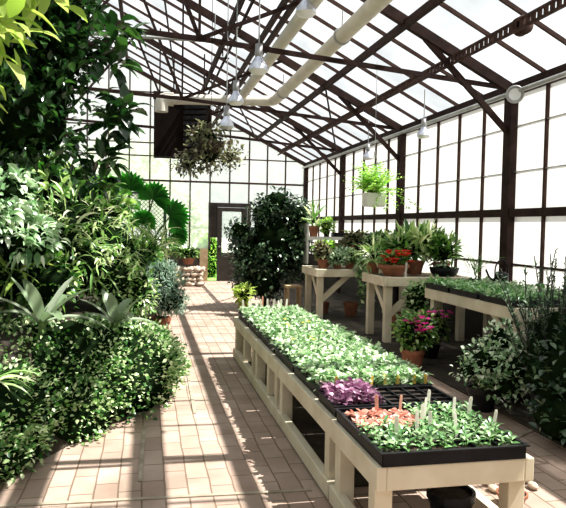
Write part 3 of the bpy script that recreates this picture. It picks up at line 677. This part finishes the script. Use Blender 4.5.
# trailing vine from corner
t = empty('trailing_vine', (3.5, 10.36, z), 'vine with pale leaves trailing from the farthest table towards the floor', 'plant')
pot(t, (3.7, 10.45, z), .07, .12, M['terra'])
mb = MB(); st = MB()
for k in range(9):
    x0 = 3.62 + random.uniform(-.12, .16); P = [Vector((x0, 10.42, z + .16)), Vector((x0, 10.27, z + .16)), Vector((x0 + random.uniform(-.05, .05), 10.22, z - .1)), Vector((x0 + random.uniform(-.08, .08), 10.22, z - random.uniform(.3, .72)))]
    st.tube(P, .004, M['stem'], 5)
    for j in range(26):
        u = random.random() * 2.98; i = int(u); p = P[i].lerp(P[i + 1], u - i)
        mb.ribbons([p], [(random.uniform(-1, 1), random.uniform(-1, .3), random.uniform(-.5, .4))], .075, .05, M['l_var'], OVAL, .9)
st.build('stem', t); mb.build('foliage', t)
# on the shelf
zs = 1.421
tp(3.16, 11.95, 'spiky plant in a brown pot at the left end of the white shelf', [((0, 0, .3), (.1, .1, .14))], 40, .32, .035, 'l_lance', ps=(.1, .2, 'terra'), zz=zs, name='spiky_plant', prof=STRAP, droop=.5, upb=1.2, core=.3)
tp(3.42, 11.95, 'small bright green plant beside the spiky plant on the white shelf', [((0, 0, .22), (.14, .12, .13))], 200, .1, .03, 'l_fern', ps=(.07, .12, 'black'), zz=zs, prof=LANCE)
t = empty('seed_tray', (3.9, 11.95, zs), 'dark low tray lying along the white shelf', 'tray')
MB().box((3.54, 11.86, zs), (4.35, 12.04, zs + .02), M['black']).box((3.54, 11.86, zs + .02), (4.35, 11.87, zs + .08), M['black']).box((3.54, 12.03, zs + .02), (4.35, 12.04, zs + .08), M['black']).box((3.54, 11.87, zs + .02), (3.55, 12.03, zs + .08), M['black']).box((4.34, 11.87, zs + .02), (4.35, 12.03, zs + .08), M['black']).build('tray', t)
MB().box((3.55, 11.87, zs + .02), (4.34, 12.03, zs + .06), M['soil']).build('soil', t)
for x, lb in ((3.82, 'tiny sprout on the left of the dark shelf tray'), (4.2, 'tiny sprout on the right of the dark shelf tray')):
    t = empty('seedling', (x, 11.95, zs + .06), lb, 'seedling'); k = 10; a = RNG.uniform(-PI, PI, k)
    MB().ribbons(np.tile([x, 11.95, zs + .06], (k, 1)), np.c_[np.cos(a), np.sin(a), np.full(k, 1.2)], .13, .03, M['l_dark'], LANCE, .8).build('foliage', t)

# ---- table B plants
z = .941
t = empty('flower_bowl', (3.38, 8.42, z), 'terracotta bowl of red flowers on the corner of the middle table', 'plant')
MB().lathe([(0, 0), (.12, 0), (.2, .12), (.22, .12), (.22, .16), (.19, .16), (.18, .13), (0, .12)], (3.40, 8.44, z), M['terra'], 22, smooth=False).build('bowl', t)
mb = MB(); shrub(mb, [((3.4, 8.44, z + .22), (.2, .16, .1))], 220, .08, .04, M['l_dark'], core=.6); mb.build('foliage', t)
fl(MB(), [(3.40 + random.uniform(-.19, .19), 8.36 + random.uniform(-.13, .1), z + random.uniform(.19, .36)) for _ in range(34)], M['f_red'], .045, 6).build('flowers', t)
tp(3.85, 8.75, 'large plant with upright broad leaves behind the red flowers', [((0, 0, .40), (.34, .28, .22)), ((.1, -.1, .5), (.22, .2, .16)), ((-.2, 0, .45), (.18, .18, .2))], 420, .18, .055, 'l_lance', ps=(.15, .2, 'terra'), prof=LANCE, droop=.5, upb=.9, shell=.8, core=.55)
tp(4.2, 8.6, 'bushy green plant by the wall on the middle table', [((0, 0, .36), (.24, .24, .2))], 260, .14, .05, 'l_dark', ps=(.13, .18, 'terra'), prof=LANCE, upb=.8)
tp(3.28, 8.92, 'arching pale leaved plant at the far left edge of the middle table', [((0, 0, .24), (.16, .16, .12))], 90, .26, .028, 'l_lance', ps=(.1, .15, 'terra'), prof=STRAP, droop=1.4, upb=.8, core=.3)
tp(3.55, 8.9, 'dense small leaved green plant at the back of the middle table', [((0, 0, .32), (.18, .14, .16))], 420, .08, .05, 'l_dark')
t = empty('plant_tag', (3.5, 8.26, z), 'upright cream tag stuck beside the red flowers', 'tag')
MB().bar((3.5, 8.24, z), (3.51, 8.24, z + .2), .03, .004, M['label']).build('blade', t)
t = empty('shallow_bowl', (4.05, 8.3, z), 'dark round shallow bowl at the right end of the middle table', 'bowl')
MB().lathe([(0, 0), (.14, 0), (.19, .05), (.21, .12), (.19, .12), (.17, .06), (0, .05)], (4.15, 8.4, z), M['black'], 24).build('bowl', t)
mb = MB(); shrub(mb, [((4.15, 8.4, z + .1), (.17, .17, .05))], 90, .05, .03, M['l_silver'], core=.8); mb.build('foliage', t)
# trailing variegated under table B right
plant('trailing_variegated', (3.5, 8.0, 0), 'cascade of white flecked leaves hanging beside the middle table front', 'plant', [((3.55, 7.95, .62), (.17, .14, .3)), ((3.78, 7.9, .8), (.14, .12, .18)), ((3.45, 7.9, .3), (.2, .16, .26))], 700, .065, .045, 'l_var', core=.75, potspec=(.14, .2, 'terra'))
# ---- hanging
t = empty('hanging_fern', (3.28, 9.0, 1.92), 'bright green fern in a square white hanging planter by the windows', 'hanging plant')
MB().box((3.16, 8.89, 1.92), (3.42, 9.11, 1.94), M['white']).box((3.15, 8.88, 1.94), (3.17, 9.12, 2.12), M['white']).box((3.41, 8.88, 1.94), (3.43, 9.12, 2.12), M['white']).box((3.17, 8.88, 1.94), (3.41, 8.9, 2.12), M['white']).box((3.17, 9.1, 1.94), (3.41, 9.12, 2.12), M['white']).build('planter', t)
MB().box((3.17, 8.9, 2.05), (3.41, 9.1, 2.1), M['soil']).build('soil', t)
mb = MB(); n = 90; a = RNG.uniform(-PI, PI, n); el = RNG.uniform(.5, 3.2, n)
for i in range(n):
    d = Vector((math.cos(a[i]), math.sin(a[i]), el[i])).normalized(); p = Vector((3.29, 9.0, 2.1)); Lf = random.uniform(.34, .58)
    for k in range(12):
        p = p + d * Lf / 12; d = (d - Vector((0, 0, .09))).normalized(); s = d.cross(Vector((0, 0, 1))).normalized()
        w = .10 * (1 - k / 14)
        for sg in (-1, 1): mb.ribbons([p], [s * sg + d * .6 + Vector((0, 0, random.uniform(-.5, .5)))], w, .022, M['l_fern'], NEED, .3, jit=.9)
for k in range(5):
    p = Vector((3.35 + .05 * k, 8.88, 2.1))
    for j in range(22):
        p = p + Vector((.006 * (k - 1), -.004, -.014 if j > 3 else .01)); mb.ribbons([p], [(random.uniform(-1, 1), -.3, random.uniform(-.4, .4))], .06, .025, M['l_fern'], LANCE, .5)
mb.build('foliage', t)
for (x, y) in ((3.17, 8.9), (3.41, 8.9), (3.17, 9.1), (3.41, 9.1)): MB().tube([(x, y, 2.12), (3.29, 9, 2.75)], .003, M['grey'], 5).build('wire', t)
MB().tube([(3.29, 9, 2.75), (3.29, 9, roofz(3.29) - .04)], .004, M['grey'], 5).build('hook', t)
t = empty('hanging_basket', (.92, 9.5, 2.3), 'big hanging basket of bronze small leaved trailing plants over the path', 'hanging plant')
MB().lathe([(0, 0), (.1, .01), (.18, .08), (.22, .2), (.2, .2), (.16, .1), (0, .05)], (.92, 9.5, 2.62), M['bark'], 20).build('basket', t)
mb = MB(); shrub(mb, [((.92, 9.5, 2.9), (.28, .28, .22)), ((.88, 9.45, 2.6), (.46, .36, .24)), ((.6, 9.5, 2.48), (.3, .28, .18)), ((1.2, 9.5, 2.62), (.26, .24, .22)), ((.75, 9.5, 2.95), (.2, .18, .18))], 1500, .07, .038, M['l_brown'], core=.3, shell=.9, droop=.6, rnd=1.2); mb.build('foliage', t)
for (x, y) in ((.74, 9.5), (1.1, 9.4), (.95, 9.68)): MB().tube([(x, y, 2.8), (.92, 9.5, 3.4)], .004, M['frame'], 5).build('wire', t)
MB().tube([(.92, 9.5, 3.4), (.92, 9.5, roofz(.92) - .03)], .005, M['frame'], 5).build('hook', t)

# ---- table C trays
def tray(x0, x1, y0, y1, z, label, h=.065, cells=None, name='seed_tray', group=None):
    t = empty(name, ((x0 + x1) / 2, (y0 + y1) / 2, z), label, 'tray', group)
    w = .012; e = .012
    mb = MB()
    mb.box((x0 + e, y0 + e, z), (x1 - e, y1 - e, z + .008), M['black'])
    mb.box((x0, y0, z + h - .008), (x1, y0 + .02, z + h), M['black']).box((x0, y1 - .02, z + h - .008), (x1, y1, z + h), M['black'])
    mb.box((x0, y0 + .02, z + h - .008), (x0 + .02, y1 - .02, z + h), M['black']).box((x1 - .02, y0 + .02, z + h - .008), (x1, y1 - .02, z + h), M['black'])
    mb.box((x0 + e, y0 + e, z + .008), (x1 - e, y0 + e + .006, z + h - .008), M['black']).box((x0 + e, y1 - e - .006, z + .008), (x1 - e, y1 - e, z + h - .008), M['black'])
    mb.box((x0 + e, y0 + e, z + .008), (x0 + e + .006, y1 - e, z + h - .008), M['black']).box((x1 - e - .006, y0 + e, z + .008), (x1 - e, y1 - e, z + h - .008), M['black'])
    tr = bevel(mb.build('tray', t), .002)
    MB().box((x0 + .02, y0 + .02, z + .008), (x1 - .02, y1 - .02, z + h - .022), M['soil']).build('soil', tr)
    if cells:
        nx, ny = cells; mb = MB()
        for i in range(1, nx):
            x = x0 + .02 + (x1 - x0 - .04) * i / nx; mb.box((x - .004, y0 + .02, z + h - .022), (x + .004, y1 - .02, z + h - .006), M['black'])
        for j in range(1, ny):
            y = y0 + .02 + (y1 - y0 - .04) * j / ny; mb.box((x0 + .02, y - .004, z + h - .022), (x1 - .02, y + .004, z + h - .006), M['black'])
        mb.build('cell_divider', tr)
    return t
def carpet(x0, x1, y0, y1, z, n, label, mat, hh=.07, L=.055, W=.032, name='seedling_carpet', flowers=None):
    mb = MB(); P = np.c_[RNG.uniform(x0, x1, n), RNG.uniform(y0, y1, n), z + RNG.random(n) ** .7 * hh]
    P[:, 2] += .015 * np.sin(P[:, 0] * 23) * np.sin(P[:, 1] * 19)
    D = np.c_[RNG.normal(size=n), RNG.normal(size=n), RNG.uniform(.1, 1.2, n)]
    s = RNG.uniform(.7, 1.3, n); mb.ribbons(P, D, L * s, W * s, M[mat], OVAL, .8)
    o = mb.build(name, None, loc=((x0 + x1) / 2, (y0 + y1) / 2, z)); tag(o, label, 'seedlings', None, 'stuff')
    return o
zc = .851
for i, (ya, yb) in enumerate(((6.98, 7.62), (6.30, 6.95), (5.6, 6.27))):
    w = ['farthest', 'middle', 'nearest'][i]
    tray(3.50, 4.02, ya, yb, zc, f'{w} black flat along the front edge of the right table'); tray(4.04, 4.5, ya, yb, zc, f'{w} black flat at the wall side of the right table')
    carpet(3.52, 4.0, ya + .02, yb - .02, zc + .045, 520, f'low green seedlings filling the {w} front flat of the right table', 'l_seedg', .06)
    carpet(4.06, 4.48, ya + .02, yb - .02, zc + .045, 420, f'low green seedlings filling the {w} wall side flat of the right table', 'l_seed', .06)
tp(4.28, 7.72, 'wiry grass plant with arching dark blades beside the nearest post', [((0, 0, .2), (.06, .06, .06))], 34, .42, .012, 'l_dark', ps=(.08, .12, 'black'), zz=.03, name='grass_plant', prof=STRAP, droop=1.3, upb=1.3, core=0)
bpy.data.objects['grass_plant'].location.z = .851; bpy.data.objects['grass_plant'].location.y = 7.55; bpy.data.objects['grass_plant'].location.x = 4.15
# watering can
t = empty('watering_can', (4.3, 7.05, .92), 'dark watering can with a loop handle in front of the nearest wall post', 'watering can')
x, y, zz = 4.36, 7.25, .918
MB().lathe([(0, 0), (.09, 0), (.085, .14), (.06, .17), (0, .175)], (x, y, zz), M['black'], 20).build('body', t)
MB().tube(bend([(x - .08, y - .02, zz + .04), (x - .2, y - .06, zz + .1), (x - .26, y - .08, zz + .2)], .04), .012, M['black'], 8).build('spout', t)
MB().tube([(x + .09 * math.cos(q), y, zz +   .17 + .15 * math.sin(q)) for q in np.linspace(-.2, PI + .2, 12)], .01, M['black'], 7).build('handle', t)
t = empty('watering_can', (4.4, 6.0, .92), 'grey galvanised can among seedlings at the right edge', 'watering can')
x, y = 4.42, 5.95
MB().lathe([(0, 0), (.09, 0), (.09, .15), (.05, .19), (0, .19)], (x, y, zz), M['grey'], 20).build('body', t)
MB().tube([(x + .08 * math.cos(q), y, zz + .18 + .08 * math.sin(q)) for q in np.linspace(0, PI, 10)], .009, M['grey'], 7).build('handle', t)

# ---- floor plants on the right
t = plant('impatiens', (2.98, 6.75, 0), 'magenta flowered plant in a terracotta pot on the floor behind the low benches', 'plant', [((2.98, 6.75, .42), (.22, .2, .2)), ((3.12, 6.9, .45), (.2, .2, .18))], 800, .06, .035, 'l_dark', potspec=(.14, .24, 'terra'))
fl(MB(), [(2.98 + random.uniform(-.16, .14), 6.58 + random.uniform(-.05, .1), .5 + random.uniform(-.08, .12)) for _ in range(24)] , M['f_pink'], .042).build('flowers', t)
t = plant('impatiens', (3.42, 7.25, 0), 'dark leaved plant with small pink blooms under the right table end', 'plant', [((3.42, 7.25, .4), (.24, .2, .22))], 500, .06, .035, 'l_dark', potspec=(.13, .2, 'black'))
fl(MB(), [(3.42 + random.uniform(-.24, .24), 7.05 + random.uniform(-.05, .1), .58 + random.uniform(-.04, .05)) for _ in range(22)], M['f_pink'], .038).build('flowers', t)
plant('silver_floor_bush', (2.95, 5.15, 0), 'bush of pale cream edged leaves on the floor right of the low benches', 'plant', [((2.95, 5.1, .45), (.22, .22, .2)), ((3.12, 5.15, .64), (.18, .2, .18)), ((3.1, 5.0, .25), (.24, .22, .18)), ((2.78, 5.1, .36), (.14, .16, .12)), ((3.15, 4.9, .42), (.2, .2, .2))], 950, .05, .03, 'l_silver', potspec=(.14, .2, 'black'), core=.45, shell=.8, rnd=1.0)
# rosemary-like tall
t = empty('upright_needle_shrub', (3.3, 4.6, 0), 'tall dark shrub of upright needle covered stems at the right edge', 'plant')
pot(t, (3.3, 4.6, 0), .2, .28, M['black'])
mb = MB(); st = MB()
for k in range(90):
    b = Vector((3.3 + random.uniform(-.14, .14), 4.6 + random.uniform(-.12, .12), .24)); a = random.uniform(0, 2 * PI); sp_ = random.uniform(.05, .55)
    tip = Vector((3.32 + math.cos(a) * sp_ * 1.05, 4.6 + math.sin(a) * sp_ * .8, random.uniform(.85, 1.5) - sp_ * .35)); mid = b.lerp(tip, .5) + Vector((math.cos(a), math.sin(a), 0)) * .06
    st.tube([b, mid, tip], .004, M['darkwood'], 4)
    n = 80; u = RNG.random(n); P = np.array([tuple(b.lerp(mid, 2 * q) if q < .5 else mid.lerp(tip, 2 * q - 1)) for q in u])
    mb.ribbons(P, np.c_[RNG.normal(size=n), RNG.normal(size=n), np.full(n, .9)], .042, .011, M['l_rose'], NEED, .2)
mb.blob((3.32, 4.6, .55), (.3, .3, .36), M['core'], 14, 8, .3)
st.build('stem', t); mb.build('foliage', t)
plant('dark_floor_shrub', (3.2, 4.15, 0), 'shadowy leafy shrub on the floor at the lower right edge', 'plant', [((3.2, 4.2, .5), (.36, .28, .44)), ((3.6, 4.2, .6), (.35, .3, .5)), ((3.1, 4.1, .25), (.3, .28, .22))], 1700, .07, .04, 'l_camel', potspec=(.18, .22, 'black'), core=.85)  # dark bush, enlarged as dark fill for the shadowed right edge
plant('dark_floor_shrub', (3.35, 5.4, 0), 'dark leafy shrub between the pale bush and the right table', 'plant', [((3.3, 5.45, .35), (.3, .25, .28)), ((3.75, 5.2, .4), (.35, .3, .36))], 900, .07, .04, 'l_camel', potspec=(.15, .22, 'black'), core=.85)

# under-bench pots and pile
def floorpot(x, y, r, h, mat, label, z=0): t = empty('plant_pot', (x, y, z), label, 'pot'); pot(t, (x, y, z), r, h, M[mat])
floorpot(1.62, 3.12, .13, .2, 'black', 'black plastic pot standing under the nearest low bench')
floorpot(2.1, 3.3, .09, .08, 'terra', 'shallow terracotta pot beside the right leg of the nearest low bench')
floorpot(1.5, 4.2, .14, .22, 'black', 'black pot under the second low bench')
floorpot(3.6, 10.9, .14, .24, 'terra', 'terracotta pot stored under the farthest plant table', .03)
floorpot(3.2, 11.3, .12, .2, 'terra', 'smaller terracotta pot under the farthest plant table', .03)
floorpot(3.65, 8.8, .12, .34, 'terra', 'tall terracotta pot under the middle plant table', .03)
floorpot(3.95, 9.3, .16, .26, 'terra', 'wide terracotta pot behind the tall one under the middle table', .03)
for k in range(9):
    o = MB().blob((0, 0, 0), (.05, .035, .02), M['stone'], 8, 5, .15).build('stone_chip')
    o.location = (2.12 + (k % 3) * .12 + random.uniform(-.02, .02), 3.5 + (k // 3) * .1, .02); o.rotation_euler[2] = random.random() * 3
    tag(o, 'small flat stone lying on the bricks right of the nearest low bench', 'stone', 'flat stones by the nearest bench')
# stool near bush
t = empty('wooden_stool', (2.65, 11.3, .03), 'small brown wooden stool in the shade beside the big dark bush', 'stool')
MB().box((2.48, 11.15, .50), (2.76, 11.42, .54), M['tan']).build('seat', t)
for x in (2.49, 2.71):
    for y in (11.16, 11.37): MB().box((x, y, .03), (x + .04, y + .04, .5), M['tan']).build('leg', t)

# ------------------------------------------------------------------ low bench trays
zt = .501
tray(1.06, 1.82, 2.72, 3.47, zt, 'nearest black flat, holding green and salmon seedlings and white tags', .07, (6, 6))
tray(1.07, 1.40, 3.50, 3.90, zt, 'small black flat of purple seedlings on the second bench', .07, (4, 4))
tray(1.42, 1.86, 3.50, 3.90, zt, 'bare black flat to the right of the purple seedlings', .07, (4, 4))
# individual seedlings: one mesh per kind, copied
def seedling_proto(mat, n, L, W, h):
    mb = MB(); a = np.arange(n) * 2.4; hh = np.linspace(h * .3, h, n)
    mb.ribbons(np.c_[0 * a, 0 * a, hh], np.c_[np.cos(a), np.sin(a), np.linspace(.3, 1.0, n)], L, W, M[mat], OVAL, .9)
    mb.tube([(0, 0, 0), (0, 0, h)], .0025, M['stem'], 5)
    return mb
def seedset(mat, spots, label, group, z, n=6, L=.042, W=.017, h=.05):
    protos = []
    for i, (x, y) in enumerate(spots):
        if i < 3:
            o = seedling_proto(mat, n + i, L, W, h).build('seedling'); protos.append(o)
        else:
            o = protos[i % 3].copy(); C.objects.link(o)
        o.location = (x, y, z); o.rotation_euler = (random.uniform(-.15, .15), random.uniform(-.15, .15), random.random() * 6.28)
        s = random.uniform(.8, 1.25); o.scale = (s, s, s)
        tag(o, label, 'seedling', group)
zs_ = zt + .046
sp1 = [(1.10 + .059 * i + random.uniform(-.012, .012), 2.775 + .06 * j + random.uniform(-.012, .012)) for j in range(6) for i in range(12)]
seedset('l_seedg', sp1, 'green seedling in the front half of the nearest flat', 'green seedlings in the front of the nearest flat', zs_)
sp2 = [(1.47 + .06 * i + random.uniform(-.012, .012), 3.14 + .06 * j + random.uniform(-.012, .012)) for j in range(5) for i in range(6)]
seedset('l_seedg', sp2, 'green seedling in the back right quarter of the nearest flat', 'green seedlings in the back right of the nearest flat', zs_)
sp3 = [(1.12 + .05 * i + random.uniform(-.01, .01), 3.14 + .052 * j + random.uniform(-.01, .01)) for j in range(5) for i in range(7)]
seedset('l_pink', sp3, 'salmon pink leaved seedling at the back left of the nearest flat', 'salmon seedlings in the nearest flat', zs_, 8, .036, .028, .022)
sp4 = [(1.11 + .05 * i + random.uniform(-.01, .01), 3.56 + .06 * j + random.uniform(-.01, .01)) for j in range(6) for i in range(6)]
seedset('l_purple', sp4, 'purple leaved seedling in the small flat on the second bench', 'purple seedlings on the second bench', zs_, 10, .05, .034, .05)
# dense flats
Y = [3.92, 4.64, 5.36, 6.08, 6.80, 7.60]
nm = ['first dense green flat behind the purple seedlings', 'second dense green flat from the purple seedlings', 'middle dense green flat with a few yellow blooms', 'fourth dense green flat, nearly at the far end', 'farthest dense green flat with white tags behind']
for k in range(5):
    wd = 1.88 if k < 3 else 1.84
    tray(1.08, 1.48, Y[k], Y[k + 1] - .02, zt, 'left black tray under the ' + nm[k], .07)
    tray(1.49, wd, Y[k], Y[k + 1] - .02, zt, 'right black tray under the ' + nm[k], .07)
    carpet(1.10, 1.47, Y[k] + .02, Y[k + 1] - .04, zt + .045, 1500 - 130 * k, 'leafy pale seedlings, path side of the ' + nm[k], 'l_seed', .09, .042, .026)
    carpet(1.50, wd - .02, Y[k] + .02, Y[k + 1] - .04, zt + .045, 1500 - 130 * k, 'leafy pale seedlings, wall side of the ' + nm[k], 'l_seed', .09, .042, .026)
# tags
def tagset(spots, mat, label, group, z, h=.13, w=.02):
    p = None
    for (x, y) in spots:
        if p is None:
            mb = MB(); mb.add([(-w / 2, 0, 0), (w / 2, 0, 0), (w / 2, 0, h * .9), (w * .3, 0, h), (-w * .3, 0, h), (-w / 2, 0, h * .9), (-w / 2, .002, 0), (w / 2, .002, 0), (w / 2, .002, h * .9), (w * .3, .002, h), (-w * .3, .002, h), (-w / 2, .002, h * .9)],
                              [(0, 1, 2, 5), (5, 2, 3, 4), (7, 6, 11, 8), (8, 11, 10, 9), (1, 7, 8, 2), (6, 0, 5, 11), (4, 3, 9, 10), (2, 8, 9, 3), (11, 5, 4, 10)], M[mat])
            o = mb.build('plant_tag'); p = o
        else: o = p.copy(); C.objects.link(o)
        o.location = (x, y, z); o.rotation_euler = (random.uniform(-.12, .2), random.uniform(-.12, .12), random.uniform(-.5, .5))
        tag(o, label, 'plant tag', group)
tagset([(1.22, 2.93), (1.42, 2.97), (1.44, 3.12), (1.55, 2.94), (1.66, 3.2), (1.76, 2.96), (1.60, 3.40), (1.76, 3.22), (1.50, 3.22), (1.36, 3.0)], 'label', 'white plant tag standing among the green seedlings of the nearest flat', 'white tags in the nearest flat', zt + .04, .14)
tagset([(1.28, 3.36), (1.41, 3.35)], 'labelp', 'pinkish plant tag at the back of the salmon seedlings', 'pinkish tags', zt + .04, .13)
tagset([(1.46, 3.95), (1.56, 3.955), (1.64, 3.95), (1.76, 3.955), (1.84, 3.95), (1.22, 3.955)], 'labely', 'short yellow tag along the near edge of the dense green seedlings', 'yellow tags', zt + .05, .085, .022)
tagset([(1.15, 7.5), (1.24, 7.52), (1.36, 7.5), (1.44, 7.53), (1.5, 7.5), (1.6, 7.52), (1.66, 7.5), (1.2, 7.35), (1.55, 7.35)], 'label', 'white tag at the far end of the farthest dense flat', 'white tags at the far bench end', zt + .08, .15, .025)
tagset([(1.38, 7.57)], 'labelp', 'single reddish tag among the white ones at the far bench end', 'reddish far tag', zt + .08, .18, .02)
fl(MB(), [(1.2 + random.random() * .6, 5.2 + random.random() * 1.2, zt + .15) for _ in range(9)], M['f_yel'], .02).build('yellow_flowers')
o = bpy.data.objects['yellow_flowers']; tag(o, 'tiny yellow blooms scattered over the middle dense flats', 'flowers', None, 'stuff')

# ------------------------------------------------------------------ outdoors beyond the end wall
t = empty('lattice_panel', (-.4, 18.06, 0), 'dark green lattice panel standing at the end wall behind the fan palm', 'lattice')
mb = MB()
x0, x1, z0, z1 = -1.6, .55, 1.2, 2.48
mb.box((x0, 18.04, 0), (x0 + .08, 18.08, z1), M['lattice']).box((x1 - .08, 18.04, 0), (x1, 18.08, z1), M['lattice']).box((x0, 18.04, z1 - .06), (x1, 18.08, z1), M['lattice']).box((x0, 18.04, z0 - .06), (x1, 18.08, z0), M['lattice'])
mb.build('frame', t); mb = MB()
s = z0 - (x1 - x0)
k = 0
while s < z1:
    for sg in (1, -1):
        a0 = max(0, (z0 - s)); a1 = min(x1 - x0, z1 - s)
        if a1 > a0:
            xa, xb = (x0 + a0, x0 + a1) if sg == 1 else (x1 - a0, x1 - a1)
            mb.bar((xa, 18.06 + .006 * sg, s + a0), (xb, 18.06 + .006 * sg, s + a1), .012, .035, M['lattice'], up=(0, 1, 0))
    s += .115
mb.build('lattice', t)
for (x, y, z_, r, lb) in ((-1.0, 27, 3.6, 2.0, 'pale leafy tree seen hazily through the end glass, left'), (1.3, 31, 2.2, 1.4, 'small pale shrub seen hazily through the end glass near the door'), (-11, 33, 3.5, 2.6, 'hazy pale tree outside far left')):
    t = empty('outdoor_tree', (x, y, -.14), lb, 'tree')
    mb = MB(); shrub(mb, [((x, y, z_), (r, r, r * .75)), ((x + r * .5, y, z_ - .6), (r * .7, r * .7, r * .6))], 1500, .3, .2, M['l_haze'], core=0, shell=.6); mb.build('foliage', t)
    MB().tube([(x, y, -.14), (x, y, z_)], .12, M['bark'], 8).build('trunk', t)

t = empty('outdoor_hedge', (1.95, 21.5, -.14), 'bright green sunlit hedge seen through the gap left of the far door', 'hedge')
mb = MB(); shrub(mb, [((2.05, 21.5, .5), (.45, .3, .75))], 1500, .1, .05, M['l_fern'], core=.85); mb.build('foliage', t)
MB().tube([(2.05, 21.5, -.14), (2.05, 21.5, .5)], .04, M['bark'], 7).build('stem', t)
# ------------------------------------------------------------------ world, sun, camera
w = bpy.data.worlds.new('World'); bpy.context.scene.world = w; w.use_nodes = True
nt = w.node_tree; bg = nt.nodes['Background']; bg.inputs[0].default_value = (.93, .97, 1, 1); bg.inputs[1].default_value = .8
ld = bpy.data.lights.new('sun', 'SUN'); ld.energy = 14; ld.angle = .009; ld.color = (1, .97, .92)
so = bpy.data.objects.new('sun', ld); C.objects.link(so)
so.rotation_euler = Vector((-.60, .11, -1)).to_track_quat('-Z', 'Y').to_euler(); so.location = (12, -3, 20)
cam = bpy.data.cameras.new('camera'); co = bpy.data.objects.new('camera', cam); C.objects.link(co)
cam.sensor_fit = 'HORIZONTAL'; cam.sensor_width = 36; cam.lens = 36 * 640 / 566; cam.clip_end = 300
yaw, pitch, roll = 0.2115064735, 0.0427734917, 0.019
fw = Vector((math.sin(yaw) * math.cos(pitch), math.cos(yaw) * math.cos(pitch), -math.sin(pitch)))
r = Vector((math.cos(yaw), -math.sin(yaw), 0)); u = r.cross(fw)
r2 = r * math.cos(roll) + u * math.sin(roll); u2 = -r * math.sin(roll) + u * math.cos(roll)
mt = Matrix((r2, u2, -fw)).transposed().to_4x4(); mt.translation = (0, 0, 1.6)
co.matrix_world = mt
sc = bpy.context.scene; sc.camera = co
sc.view_settings.view_transform = 'Standard'; sc.view_settings.look = 'None'; sc.view_settings.exposure = .08; sc.view_settings.gamma = .94
sc.cycles.transparent_max_bounces = 16; sc.cycles.max_bounces = 7; sc.cycles.diffuse_bounces = 3
sc.cycles.sample_clamp_indirect = 6
